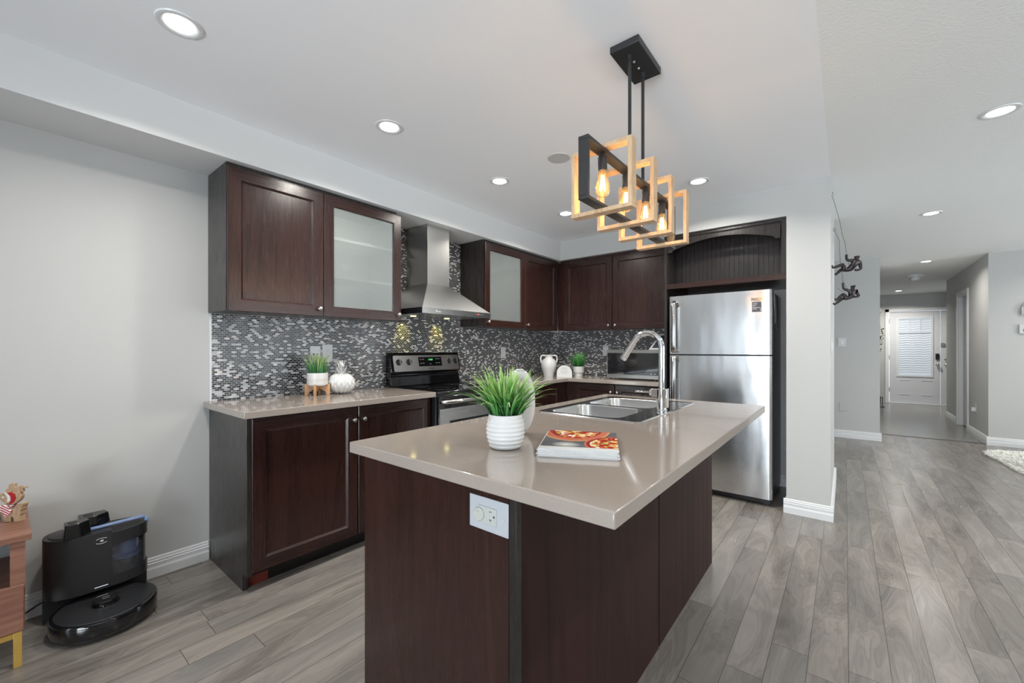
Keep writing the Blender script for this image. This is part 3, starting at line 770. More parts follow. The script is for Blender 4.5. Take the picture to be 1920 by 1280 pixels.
for yy in (2.035, 2.135, 2.585, 2.660):
    k = build('knob', M().lathe(on_panel(yy, .078, .004), [(.026, 0), (.0255, .006), (.022, .014), (.020, .018), (.0001, .018)], 28, axis=PN), BLACKP, cp)
    a = on_panel(yy, .078, .022)
    mm = M(); vs = []
    for sy, sv, dd in ((-.004, -.020, 0), (.004, -.020, 0), (.004, .020, 0), (-.004, .020, 0), (-.003, -.019, .009), (.003, -.019, .009), (.003, .019, .009), (-.003, .019, .009)):
        vs.append(a + U*sy + PV*sv + PN*dd)
    mm.add(vs, [(0,3,2,1), (4,5,6,7), (0,1,5,4), (1,2,6,5), (2,3,7,6), (3,0,4,7)])
    build('grip', mm, simple('grip_silver', (.35,.35,.34), .3, metal=.8), k)
od = build('oven_door', M().box(.626, .655, RY0+.004, RY1-.004, .235, .880), BLACKG, t, bevel=.004)
build('door_frame', M().box(.6552, .660, RY0+.008, RY0+.10, .24, .790).box(.6552, .660, RY1-.10, RY1-.008, .24, .790).box(.6552, .660, RY0+.10, RY1-.10, .700, .790).box(.6552, .660, RY0+.10, RY1-.10, .24, .36), STEEL_X, od, smooth=0)
build('oven_window', M().box(.6552, .6585, RY0+.14, RY1-.14, .40, .66), simple('oven_glass', (.02,.022,.024), .06, coat=.5), od, smooth=0)
hp = [(.655, RY0+.035, .840), (.690, RY0+.045, .842), (.700, RY0+.09, .843)] + [(.704, RY0+.09 + (RY1-RY0-.18)*k/6, .843) for k in range(7)] + [(.700, RY1-.09, .843), (.690, RY1-.045, .842), (.655, RY1-.035, .840)]
build('handle', M().tube(hp, .015, 16), simple('handle_steel', (.62,.61,.59), .2, metal=1), od, smooth=60)
build('drawer', M().box(.626, .655, RY0+.004, RY1-.004, .07, .225), STEEL_X, t, bevel=.004)

# ================================================================== RANGE HOOD
t = thing('range_hood', 'stainless steel chimney range hood over the stove', 'range hood', (.24, 2.33, 1.487))
HY0, HY1 = 1.955, 2.705; CY0, CY1 = 2.165, 2.40
build('chimney', M().box(.009, .28, CY0, CY1, 1.745, SOF-.001), STEEL, t, smooth=0, bevel=.0015)
HS = steel('hood_canopy_steel', (.56,.555,.54), .28, 'x', bump=0)
vs = [(.009,HY0,1.530),(.475,HY0,1.530),(.475,HY1,1.530),(.009,HY1,1.530),(.009,CY0,1.745),(.28,CY0,1.745),(.28,CY1,1.745),(.009,CY1,1.745)]
build('canopy', M().add(vs, [(0,3,2,1),(4,5,6,7),(0,1,5,4),(1,2,6,5),(2,3,7,6),(3,0,4,7)]), HS, t, smooth=0, bevel=.0015)
bd = build('front_band', M().box(.470, .475, HY0, HY1, 1.487, 1.530), STEEL_X, t, smooth=0)
for yy in (HY0, HY1-.004): build('side_band', M().box(.009, .470, yy, yy+.004, 1.487, 1.530), BLACKG, t, smooth=0)
build('filter_panel', M().box(.015, .468, HY0+.006, HY1-.006, 1.4885, 1.494), STEEL_X, t, smooth=0)
scr = [(.4756, 2.095 + .010*math.cos(a)*.7, 1.506 + .006*math.sin(a)) for a in [k*.5 for k in range(12)]]
lg = M().tube([(.4757, 2.085, 1.500), (.4757, 2.090, 1.515), (.4757, 2.096, 1.516), (.4757, 2.094, 1.505), (.4757, 2.104, 1.502), (.4757, 2.108, 1.509), (.4757, 2.113, 1.502), (.4757, 2.118, 1.510),
               (.4757, 2.123, 1.502), (.4757, 2.130, 1.508), (.4757, 2.134, 1.503)], .0013, 6)
build('logo', lg, TRIM, bd)
bt = M()
for k in range(6):
    if k != 2: bt.lathe((.4752, 2.520 + k*.017, 1.512), [(.0022, 0), (.0022, .0008)], 12, axis=(1,0,0))
build('buttons', bt, TRIM, bd)
build('power_light', M().lathe((.4752, 2.552, 1.512), [(.005, 0), (.005, .0008)], 16, axis=(1,0,0)), emission('red_led', (1,.05,.03), 4), bd)
for y in (2.125, 2.49):
    lp = build('hood_lamp', M().lathe((.15, y, 1.4882), [(.024, 0), (.022, -.0025), (.0001, -.0025)][::-1], 24), emission('hood_lamp_glow', (1,.86,.30), 7), t)
    l = bpy.data.lights.new('hood_spot', 'SPOT'); l.energy = 3.0; l.color = (1, .84, .22); l.spot_size = math.radians(60); l.spot_blend = .7; l.shadow_soft_size = .012
    lo = bpy.data.objects.new('hood_spot', l); C.objects.link(lo); lo.parent = t; lo.location = Vector((.10, y, 1.484)) - Vector(LOC[t]); lo.rotation_euler = (0, math.radians(34), 0)

# ================================================================== FRIDGE
t = thing('refrigerator', 'stainless steel top-freezer refrigerator in the alcove', 'refrigerator', (2.07, 4.05, 0))
FCASE = NT('fridge_case'); FCASE.p(col=(.035,.037,.04), rough=.3); FCASE.bump(FCASE.noise(FCASE.obj(), 400, 2, .5), .25, .001); FCASE = FCASE.mat
build('case', M().box(1.690, 2.445, 3.80, 4.36, .03, 1.672), FCASE, t, bevel=.004)
def fdoor(z0, z1):
    a, b = 1.678, 2.457; pl = []
    pl.append((a, 3.795)); pl.append((a, 3.742))
    for k in range(5): an = PI + PI/2*k/4; pl.append((a + .012 + .012*math.cos(an), 3.735 + .010*math.sin(an)))
    for k in range(1, 16): pl.append((a + .012 + (b-a-.045)*k/16, 3.725 - .006*math.sin(PI*k/16)))
    for k in range(7): an = -PI/2 + PI/2*k/6; pl.append((b - .028 + .028*math.cos(an), 3.747 + .024*math.sin(an)))
    pl.append((b, 3.795))
    mm = M(); n = len(pl)
    mm.prism(pl[::1], z0, z1); return mm
dz = build('freezer_door', fdoor(1.176, 1.680), STEEL_F, t, smooth=40)
dl = build('refrigerator_door', fdoor(.056, 1.164), STEEL_F, t, smooth=40)
def fhandle(z0, z1, par):
    p = []
    up = z1 > z0
    for s, dy in ((0, 0), (.015, -.035), (.05, -.052), (.12, -.058), (.9, -.058), (.97, -.052), (1.0, -.038)):
        p.append((1.732, 3.722 + dy, z0 + (z1-z0)*s))
    build('handle', M().tube(p, .02, 16, rr=[(.012, .02)]*len(p)), simple('fridge_handle', (.55,.54,.53), .14, metal=1), par, smooth=60)
fhandle(1.632, 1.195, dz); fhandle(.70, 1.150, dl)
build('gasket', M().box(1.70, 2.44, 3.755, 3.80, 1.163, 1.177), PORE, t, smooth=0)
build('kick_grille', M().box(1.70, 2.44, 3.765, 3.80, .012, .055), BLACKP, t, smooth=0)
for x in (1.72, 2.39): build('foot', M().box(x, x+.04, 3.765, 3.80, 0, .012), BLACKP, t)
bz = build('badge', M().box(2.315, 2.395, 3.7155, 3.722, 1.595, 1.622), simple('badge_silver', (.75,.73,.70), .15, metal=1), dz, bevel=.001)
en = build('energy_sticker', M().box(2.322, 2.385, 3.716, 3.7215, 1.510, 1.588), simple('sticker_dark', (.06,.055,.06), .4), dz, smooth=0, label='dark printed sticker')
ln = M()
for z, x1 in ((1.575, 2.358), (1.562, 2.354), (1.552, 2.342), (1.541, 2.376), (1.531, 2.354)): ln.box(2.327, x1, 3.7152, 3.716, z, z+.0035)
ln.box(2.378, 2.381, 3.7152, 3.716, 1.514, 1.538)
build('print_lines', ln, simple('print_pale', (.5,.5,.5), .5), en, smooth=0)
# cloth on the side of the fridge
m = M(); rows, cols = 14, 8; vs = []; fs = []
for i in range(rows):
    for j in range(cols):
        v = i/(rows-1); u = j/(cols-1)
        y = 3.83 + .20*u; zt = 1.655 - .05*u*0; zb = 1.42 - (.045 if (u > .55) else 0) + (.03 if .3 < u < .55 else 0)
        vs.append((2.452 + .006*math.sin(7*u + 2*v)**2 + .004*v, y, zt + (zb-zt)*v))
for i in range(rows-1):
    for j in range(cols-1): fs.append((i*cols+j, i*cols+j+1, (i+1)*cols+j+1, (i+1)*cols+j))
m.add(vs, fs)
o = build('oven_mitt', m, simple('grey_cloth', (.22,.225,.23), .8), smooth=60); sm = o.modifiers.new('solid', 'SOLIDIFY'); sm.thickness = .003
tag(o, 'grey cloth hanging on the right side of the refrigerator', 'cloth')

# ================================================================== MICROWAVE AND COUNTER OBJECTS
t = thing('microwave_oven', 'black and stainless microwave on the corner counter', 'microwave', (1.24, 4.12, .915))
build('case', M().box(.985, 1.515, 3.945, 4.33, .925, 1.212), simple('microwave_case', (.20,.20,.20), .35, metal=.8), t, bevel=.003)
for x in (1.01, 1.47):
    for y in (3.97, 4.28): build('foot', M().cyl((x, y, .9155), (x, y, .925), .012, 12), BLACKP, t)
fd = build('door', M().box(.985, 1.515, 3.925, 3.944, .927, .965).box(.985, 1.515, 3.925, 3.944, 1.180, 1.212).box(.985, .992, 3.925, 3.944, .965, 1.180), steel('microwave_steel', (.46,.455,.44), .28, 'x'), t, smooth=0)
build('window', M().box(.992, 1.515, 3.926, 3.944, .965, 1.180), BLACKG, fd, smooth=0)
build('control_marks', M().box(1.44, 1.452, 3.9252, 3.926, .975, .981).box(1.47, 1.49, 3.9252, 3.926, .975, .982), simple('mark_white', (.5,.5,.5), .5), fd, smooth=0)
# framed tablet leaning on the wall above the microwave
t = thing('photo_frame', 'white framed dark picture leaning on the wall on top of the microwave', 'picture frame', (1.55, 4.2, 1.212))
cs = [(1.335, 4.15, 1.2135), (1.56, 4.15, 1.2135), (1.56, 4.27, 1.375), (1.415, 4.27, 1.375)]
e = Vector((0, .8, -.6)).normalized()*.008
def lean(c): return [Vector(p) for p in c]
cc = sum(lean(cs), Vector())/4
inn = [cc + (Vector(p)-cc)*.80 for p in cs]
nn = Vector((0, -.8, .6)).normalized()
m = M(); A = lean(cs); m.add(A + inn + [p - nn*.008 for p in A] , [(k, (k+1) % 4, 4+(k+1) % 4, 4+k) for k in range(4)] + [((k+1) % 4, k, 8+k, 8+(k+1) % 4) for k in range(4)] + [(11,10,9,8)])
build('frame', m, TRIM, t, smooth=0)
build('picture', M().add([p - nn*.002 for p in inn], [(0,1,2,3)]), simple('picture_dark', (.05,.055,.07), .2), t, smooth=0)
# amphora vase
vx, vy = .335, 3.83
t = thing('amphora_vase', 'white two-handled amphora vase in the counter corner', 'vase', (vx, vy, .915))
prof = [(.001, 0), (.058, 0), (.060, .008), (.062, .03), (.080, .085), (.091, .125), (.088, .160), (.070, .190), (.046, .207), (.041, .220), (.043, .240), (.048, .247), (.040, .247), (.036, .235), (.036, .20), (.001, .19)]
build('body', M().lathe((vx, vy, .9155), [(r*.95, z*.98) for r, z in prof], 36), CERAM, t, smooth=60)
for s in (-1, 1):
    u = Vector((.76, .65, 0))*s
    c = Vector((vx, vy, .9155))
    pp = [(.035, .228), (.062, .236), (.085, .226), (.092, .200), (.088, .170), (.078, .150)]
    build('handle', M().tube([c + u*a + Vector((0,0,b)) for a, b in pp], .009, 12), CERAM, t, smooth=60)
# arched sign
t = thing('arched_sign', 'white arch-shaped plaque with grey lettering leaning by the vase', 'sign', (.53, 3.86, .915))
ud = Vector((.86, .51, 0)).normalized(); nd = Vector((.51, -.86, 0)).normalized(); c = Vector((.535, 3.83, .9155))
pl = [(-.082, 0), (.082, 0), (.082, .045)]
for k in range(1, 16):
    a = PI*k/16; pl.append((.082*math.cos(a), .045 + .082*math.sin(a)))
pl.append((-.082, .045))
n = len(pl); back = Vector((-.0, 0, 0))
vs = [c + ud*a + Vector((0,0,b)) + nd*(-.12*b) for a, b in pl]; vs += [v - nd*.010 for v in vs]
build('plaque', M().add(vs, [tuple(range(n)), tuple(range(n, 2*n))[::-1]] + [((i+1) % n, i, n+i, n+(i+1) % n) for i in range(n)]), CERAM, t, smooth=0)
ln = M(); random.seed(5)
for r, (z, hw) in enumerate(((.100, .030), (.088, .042), (.076, .018), (.062, .042), (.050, .040), (.038, .026))):
    x = -hw
    while x < hw:
        wl = random.uniform(.006, .014); x2 = min(x+wl, hw)
        q = [c + ud*a + Vector((0,0,b)) + nd*(-.12*b + .0006) for a, b in ((x, z), (x2, z), (x2, z+.0035), (x, z+.0035))]
        ln.add(q, [(0,1,2,3)]); x = x2 + .003
build('lettering', ln, simple('letter_grey', (.22,.22,.22), .6), t, smooth=0)

def grass(cx, cy, z, r0, nb, h0, h1, spread, wid, seed, droop=.5):
    random.seed(seed); m = M()
    for b in range(nb):
        a = random.uniform(0, 2*PI); rr = r0*math.sqrt(random.random())
        bx, by = cx + rr*math.cos(a), cy + rr*math.sin(a)
        a2 = a + random.gauss(0, .5); L = random.uniform(h0, h1)
        lean_ = random.uniform(.05, 1.0)*spread*(.35 + .65*rr/r0); d = Vector((math.cos(a2), math.sin(a2), 0))
        sd = Vector((-d.y, d.x, 0)); tw = random.uniform(-.8, .8); sd = (sd*math.cos(tw) + d*math.sin(tw)).normalized()
        seg = 7; vs = []; at = []; dr = random.uniform(.2, 1)*droop; p = Vector((bx, by, z)); th = lean_*.35
        for k in range(seg+1):
            t_ = k/seg
            w_ = wid*random.uniform(.9, 1.1)*(1-t_)**.6*(.55 + .9*min(t_*3, 1)*.5) if k < seg else .0003
            vs += [p + sd*w_, p + d*w_*.25 - Vector((0,0,w_*.2)), p - sd*w_]; at += [t_]*3
            th += (lean_*.9 + dr*t_)*.22
            p = p + (d*math.sin(th) + Vector((0,0,1))*math.cos(th))*(L/seg)
        fs = []
        for k in range(seg):
            q = k*3; fs += [(q, q+1, q+4, q+3), (q+1, q+2, q+5, q+4)]
        m.add(vs, fs, at=at)
    return m
# small plant by the microwave
px, py = .60, 4.02
t = thing('potted_grass', 'small bright green grass plant in a stepped white pot near the microwave', 'plant', (px, py, .915))
build('pot', M().lathe((px, py, .9155), [(.001, 0), (.045, 0), (.046, .045), (.058, .047), (.062, .112), (.056, .112), (.052, .10), (.001, .10)], 32), CERAM, t, smooth=40)
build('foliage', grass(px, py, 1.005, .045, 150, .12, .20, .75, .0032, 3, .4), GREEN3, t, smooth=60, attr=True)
# left counter: plant in wooden stand, pineapple
px, py = .185, 1.322
SW = NT('plant_stand_wood'); SW.p(col=SW.ramp(SW.noise(SW.map(SW.obj(), (1,1,.3)), 30, 3, .6), [(.3, (.36,.18,.075)), (.7, (.52,.29,.13))]), rough=.5); SW = SW.mat
ux = Vector((.62, .78, 0)).normalized(); uy = Vector((-.78, .62, 0)).normalized()
m = M()
for dd, nn_ in ((ux, uy), (uy, ux)):
    pl = [(-.077, .0), (-.060, .0)]
    for k in range(9): a = PI - PI*k/8; pl.append((.058*math.cos(a), .002 + .042*math.sin(a)))
    pl += [(.060, .0), (.077, .0), (.077, .075), (.066, .075), (.058, .060), (-.058, .060), (-.066, .075), (-.077, .075)]
    n = len(pl); c = Vector((px, py, .9155))
    vs = [c + dd*a + Vector((0,0,b)) + nn_*.0065 for a, b in pl] + [c + dd*a + Vector((0,0,b)) - nn_*.0065 for a, b in pl]
    bm_f = []
    # split the outline into left, right and top pieces so every face is convex enough
    m.add(vs, [tuple(range(n)), tuple(range(n, 2*n))[::-1]] + [((i+1) % n, i, n+i, n+(i+1) % n) for i in range(n)])
tag(build('plant_stand', m, SW, smooth=0), 'small crossed wooden stand under the grass pot on the left counter', 'plant stand')
t = thing('potted_grass', 'green grass plant in a gold-lined white pot on the wooden stand', 'plant', (px, py, .978))
build('pot', M().lathe((px, py, .9775), [(.001, 0), (.052, 0), (.062, .008), (.064, .02), (.064, .086), (.060, .086), (.058, .076), (.001, .076)], 36), CERAM, t, smooth=40)
build('gold_lines', M().lathe((px, py, 1.010), [(.0643, 0), (.0645, .0006), (.0643, .0012)], 36).lathe((px, py, 1.017), [(.0643, 0), (.0645, .0006), (.0643, .0012)], 36).lathe((px, py, 1.023), [(.0643, 0), (.0645, .0006), (.0643, .0012)], 36),
      simple('gold_line', (.42,.30,.16), .4), t)
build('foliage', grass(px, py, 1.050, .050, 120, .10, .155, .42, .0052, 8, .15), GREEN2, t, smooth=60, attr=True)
px, py = .205, 1.475
t = thing('pineapple_ornament', 'white ceramic pineapple with layered scales on the left counter', 'ornament', (px, py, .915))
build('body', M().sphere((px, py, .985), .074, .074, .070, 28, 16), CERAM, t, smooth=60)
sc = M(); NP = 13
def petal(base_a, z0, z1, half):
    nseg = 8; vs = []
    for k in range(nseg+1):
        s = k/nseg; z = z0 + (z1-z0)*s
        q = max(-.999, min(.999, (z-.985)/.074)); R = .079*math.sqrt(max(0.0, 1-q*q))+.002
        wd = half*math.sin(PI*min(1, s**.8))**.8 if 0 < k < nseg else .002
        bulge = .004 + .006*math.sin(PI*s)
        for da, dr in ((-wd, 0), (0, bulge), (wd, 0)):
            vs.append((px + (R+dr)*math.cos(base_a+da), py + (R+dr)*math.sin(base_a+da), z))
    fs = []
    for k in range(nseg):
        q = k*3; fs += [(q, q+1, q+4, q+3), (q+1, q+2, q+5, q+4)]
    sc.add(vs, fs)
for k in range(NP):
    petal(2*PI*k/NP, .918, .985, .25); petal(2*PI*(k+.5)/NP, .945, 1.025, .25); petal(2*PI*k/NP, .975, 1.050, .27); petal(2*PI*(k+.5)/NP, 1.005, 1.058, .30)
o = build('scales', sc, CERAM, t, smooth=60)
cr = M(); random.seed(4)
for row, (z, L, ln_, nn_) in enumerate(((1.040, .052, .75, 7), (1.060, .052, .60, 7), (1.080, .050, .45, 6), (1.096, .052, .20, 4))):
    for k in range(nn_):
        a = 2*PI*(k + .5*(row % 2))/nn_; d = Vector((math.cos(a), math.sin(a), 0)); sd = Vector((-d.y, d.x, 0))
        p0 = Vector((px, py, z)) + d*.014
        tip = p0 + d*L*math.sin(ln_) + Vector((0,0,L*math.cos(ln_))); mid = (p0+tip)/2 + d*.004
        cr.add([p0 + sd*.007, p0 - sd*.007, mid - sd*.008, mid + sd*.008, tip, mid + d*.004], [(0,1,5), (1,2,5), (2,4,5), (4,3,5), (3,0,5), (0,3,2,1), (3,4,2)])
cr.cyl((px, py, 1.045), (px, py, 1.105), .013, 12, r2=.006)
build('crown', cr, CERAM, t, smooth=0)

# ================================================================== ISLAND-TOP OBJECTS
px, py = 2.073, .987
t = thing('potted_grass', 'big bushy green grass plant in a ribbed white pot on the island', 'plant', (px, py, .915))
prof = [(.001, 0), (.038, 0)]
for k in range(41):
    s = k/40; R = .0425 + .0165*math.sin(PI*min(1, .08 + s*.80))**.9; prof.append((R + .0016*math.cos(2*PI*8*s - PI), .002 + .102*s))
prof += [(.052, .104), (.050, .093), (.001, .091)]
build('pot', M().lathe((px, py, .9155), prof, 48), CERAM, t, smooth=60)
build('soil', M().lathe((px, py, 1.0095), [(.0001, .001), (.0495, .001)], 24), simple('moss_dark', (.01,.03,.012), .9), t)
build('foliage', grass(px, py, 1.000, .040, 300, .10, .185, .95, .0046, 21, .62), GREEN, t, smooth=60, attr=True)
# tall ring vase behind the plant
vx, vy = 1.976, 1.184
t = thing('ring_vase', 'tall white oval ring-shaped vase standing behind the potted grass', 'vase', (vx, vy, .915))
ud = Vector((.78, .63, 0)).normalized(); pts = []; rr = []
for k in range(48):
    a = 2*PI*k/48; pts.append(Vector((vx, vy, 1.032)) + ud*.034*math.cos(a) + Vector((0,0,.094*math.sin(a)))); rr.append((.0205, .024))
build('body', M().tube(pts, .02, 20, closed=True, rr=rr), CERAMG, t, smooth=80)
build('mouth', M().lathe((vx, vy, 1.144), [(.016, 0), (.013, .004), (.010, .004), (.009, 0)], 24), CERAMG, t, smooth=60)
# magazines
EX = Vector((.8944, .4472, 0)); EY = Vector((-.4472, .8944, 0))
MO = Vector((2.2105, .959, 0))
random.seed(2)
PAPER = simple('magazine_paper', (.62,.63,.64), .3)
offs = [(0, 0, 0), (.004, -.002, .3), (-.003, .003, -.6), (.003, .006, .5), (.001, .010, -.3), (-.002, .014, .2), (.002, .018, 0)]
MW, MH_ = .226, .270
def mag_pts(i, u, v):
    ox, oy, rot = offs[i]; r = math.radians(rot); x, y = u*MW, v*MH_
    x, y = x*math.cos(r)-y*math.sin(r), x*math.sin(r)+y*math.cos(r)
    return MO + EX*(x+ox) + EY*(y+oy)
labs = ['white edged magazine at the bottom of the stack on the island', 'second magazine up from the bottom of the island stack', 'third magazine up from the bottom of the island stack',
        'middle magazine of the stack on the island', 'third magazine down from the top of the island stack', 'magazine directly under the food cover magazine', 'top magazine with red soup bowls on its cover']
for i in range(7):
    z = .9155 + i*.0028
    q = [mag_pts(i, 0, 0), mag_pts(i, 1, 0), mag_pts(i, 1, 1), mag_pts(i, 0, 1)]
    m = M(); m.add([p + Vector((0,0,z)) for p in q] + [p + Vector((0,0,z+.0025)) for p in q], [(3,2,1,0), (4,5,6,7), (0,1,5,4), (1,2,6,5), (2,3,7,6), (3,0,4,7)])
    if i < 6:
        tag(build('magazine', m, PAPER, loc=(q[0].x, q[0].y, z), smooth=0), labs[i], 'magazine', 'stack of magazines on the island')
    else:
        t = thing('magazine', labs[i], 'magazine', (q[0].x, q[0].y, z), 'stack of magazines on the island')
        build('pages', m, PAPER, t, smooth=0)
        # cover with printed bowls of food
        me_m = M(); zc = z + .0028
        q = [mag_pts(i, 0, .13), mag_pts(i, 1, .13), mag_pts(i, 1, 1), mag_pts(i, 0, 1)]
        me_m.add([p + Vector((0,0,zc)) for p in q], [(0,1,2,3)])
        cv = build('cover', me_m, [PAPER], t, smooth=0)
        uvl = cv.data.uv_layers.new(name='UVMap')
        for lp, uv in zip(uvl.data, ((0,0),(1,0),(1,1),(0,1))): lp.uv = uv
        n_ = NT('magazine_cover'); u3 = n_.sep(n_.n('ShaderNodeTexCoord').outputs['UV']); u, v = u3[0], u3[1]
        def ell(cx, cy, rx, ry):
            a = n_.math('DIVIDE', n_.math('SUBTRACT', u, cx), rx); b = n_.math('DIVIDE', n_.math('SUBTRACT', v, cy), ry)
            return n_.math('SQRT', n_.math('ADD', n_.math('MULTIPLY', a, a), n_.math('MULTIPLY', b, b)))
        uvn = n_.n('ShaderNodeTexCoord').outputs['UV']
        vo = n_.n('ShaderNodeTexVoronoi'); n_.set(vo, 'Vector', uvn); vo.inputs['Scale'].default_value = 17
        vs_ = n_.n('ShaderNodeSeparateColor'); n_.set(vs_, 0, vo.outputs['Color'])
        food = n_.ramp(vs_.outputs[0], [(0, (.42,.035,.02)), (.35, (.55,.13,.05)), (.5, (.80,.55,.16)), (.68, (.85,.82,.62)), (.86, (.25,.30,.06)), (.93, (.90,.88,.82))], 'CONSTANT')
        soup = (.36,.035,.025)
        base = n_.mix(n_.math('MULTIPLY', n_.noise(uvn, 3, 3), 1.0), (.07,.075,.085), (.20,.21,.23))
        e3 = ell(.33, .12, .20, .15); base = n_.mix(n_.math('SUBTRACT', 1.0, e3, clamp=True), base, (.80,.80,.74))
        e1 = ell(.40, 1.10, .52, .78); e2 = ell(.98, .22, .42, .46)
        cut = lambda e, r, a, b: n_.mix(n_.math('LESS_THAN', e, r), a, b)
        c_ = cut(e1, 1.0, base, (.62,.33,.16)); c_ = cut(e1, .93, c_, (.58,.17,.10)); c_ = cut(e1, .76, c_, soup); c_ = cut(ell(.42, 1.05, .33, .52), 1.0, c_, food)
        c_ = cut(e2, 1.0, c_, (.55,.17,.11)); c_ = cut(e2, .93, c_, soup); c_ = cut(e2, .82, c_, food)
        n_.p(col=c_, rough=.16, spec=.5); cv.data.materials[0] = n_.mat
# island outlet
t = thing('wall_outlet', 'white double outlet plate on the front of the island with a round cover', 'outlet', (2.217, .752, .815))
build('plate', M().box(2.154, 2.280, .7475, .7515, .776, .857), PLATE, t, bevel=.0015)
rc = build('receptacle', M().box(2.184, 2.2445, .7455, .7475, .793, .836), simple('receptacle_white', (.42,.43,.41), .35), t, bevel=.001)
build('slots', M().box(2.222, 2.229, .745, .7456, .826, .8275).box(2.222, 2.229, .745, .7456, .8065, .808).box(2.225, 2.2265, .745, .7456, .803, .8065).cyl((2.2375, .745, .8165), (2.2375, .7456, .8165), .0026, 12), PORE, rc, smooth=0)
build('child_cover', M().lathe((2.190, .7455, .8145), [(.0165, 0), (.0165, .003), (.014, .0055), (.0001, .0055)], 28, axis=(0,-1,0)).box(2.184, 2.192, .7385, .741, .820, .823), simple('cover_cream', (.44,.44,.40), .3), t)
for x in (2.163, 2.267): build('screw', M().sphere((x, .7475, .8165), .0022, seg=8, rings=6), NICKEL, t)

# ================================================================== WALL PLATES
def outlet_x(y0, y1, z0, z1, label, style):
    """plate on the left wall's tiles"""
    t = thing('switch_plate' if style != 'outlet' else 'wall_outlet', label, 'outlet' if style == 'outlet' else 'switch', (.008, (y0+y1)/2, (z0+z1)/2))
    build('plate', M().box(.0085, .0125, y0, y1, z0, z1), WHITEP, t, bevel=.0012)
    yc, zc = (y0+y1)/2, (z0+z1)/2
    m = M()
    if style == 'outlet':
        for dz in (.022, -.022): m.box(.0125, .0128, yc-.010, yc-.008, zc+dz-.004, zc+dz+.006).box(.0125, .0128, yc+.008, yc+.010, zc+dz-.004, zc+dz+.006).box(.0125, .0128, yc-.002, yc+.002, zc+dz-.011, zc+dz-.007)
        build('slots', m, PORE, t, smooth=0)
    elif style == 'jack':
        for dy in (-.012, .012): m.box(.0125, .0128, yc+dy-.007, yc+dy+.007, zc-.006, zc+.008)
        build('jacks', m, PORE, t, smooth=0)
    else:
        build('rocker', m.box(.0125, .0155, yc-.014, yc+.014, zc-.03, zc+.03), WHITEP, t, bevel=.001)
outlet_x(1.356, 1.428, 1.122, 1.240, 'white plate with two small square jacks behind the grass plant, left counter', 'jack')
outlet_x(1.442, 1.516, 1.128, 1.250, 'white outlet plate above the ceramic pineapple', 'outlet')
outlet_x(3.392, 3.468, 1.122, 1.242, 'blank white switch plate on the tiles right of the stove', 'switch')
t = thing('wall_outlet', 'white outlet plate with a plug on the tiles left of the microwave', 'outlet', (.75, 4.377, 1.2))
build('plate', M().box(.715, .785, 4.3725, 4.3765, 1.145, 1.262), WHITEP, t, bevel=.0012)
build('plug', M().box(.750, .800, 4.345, 4.3724, 1.205, 1.235), TRIM, t, bevel=.003)
def plate(name, label, cat, box, mat=WHITEP, extra=None):
    c = ((box[0]+box[1])/2, (box[2]+box[3])/2, (box[4]+box[5])/2)
    t = thing(name, label, cat, c); build('plate', M().box(*box), mat, t, bevel=.0015)
    if extra: build(extra[0], extra[1], extra[2], t, bevel=.001)
    return t
plate('light_switch', 'white light switch plate on the hallway end wall', 'switch', (2.815, 2.900, 7.312, 7.319, 1.252, 1.372), WHITEP, ('rocker', M().box(2.843, 2.872, 7.307, 7.312, 1.28, 1.34), TRIM))
plate('vent_cover', 'blank painted cover plate low on the hallway end wall', 'cover plate', (2.830, 2.915, 7.313, 7.319, .365, .490), WALL)
plate('light_switch', 'white switch plate seen edge-on on the column side wall', 'switch', (2.8115, 2.818, 3.80, 3.87, 1.18, 1.30), WHITEP, ('rocker', M().box(2.818, 2.821, 3.82, 3.85, 1.21, 1.27), TRIM))
plate('wall_outlet', 'white outlet low on the column side wall, seen edge-on', 'outlet', (2.8115, 2.818, 4.30, 4.37, .36, .48), WHITEP, ('slots', M().box(2.818, 2.8185, 4.325, 4.345, .40, .44), PORE))
plate('wall_outlet', 'white outlet with a small plug-in by the hall doorway', 'outlet', (4.303, 4.309, 8.50, 8.58, .34, .46), WHITEP, ('night_light', M().box(4.265, 4.303, 8.52, 8.565, .355, .405), TRIM))
plate('thermostat', 'white thermostat with a round dial at the right edge of the frame', 'thermostat', (4.56, 4.68, 7.878, 7.899, 1.41, 1.52), WHITEP, ('dial', M().cyl((4.61, 7.878, 1.45), (4.61, 7.872, 1.45), .018, 20), PORE))
t = thing('door_chime', 'grey rounded door chime above the thermostat', 'door chime', (4.64, 7.88, 1.70))
build('cover', M().lathe((4.645, 7.899, 1.735), [(.07, 0), (.066, .018), (.05, .028), (.0001, .03)], 28, axis=(0,-1,0), sy=1.0).box(4.575, 4.715, 7.871, 7.899, 1.64, 1.735), simple('chime_grey', (.42,.42,.42), .4), t)
plate('door_chime', 'cream box high on the wall left of the front door', 'door chime', (3.36, 3.53, 12.68, 12.719, 2.07, 2.16), simple('chime_cream', (.62,.61,.52), .5))

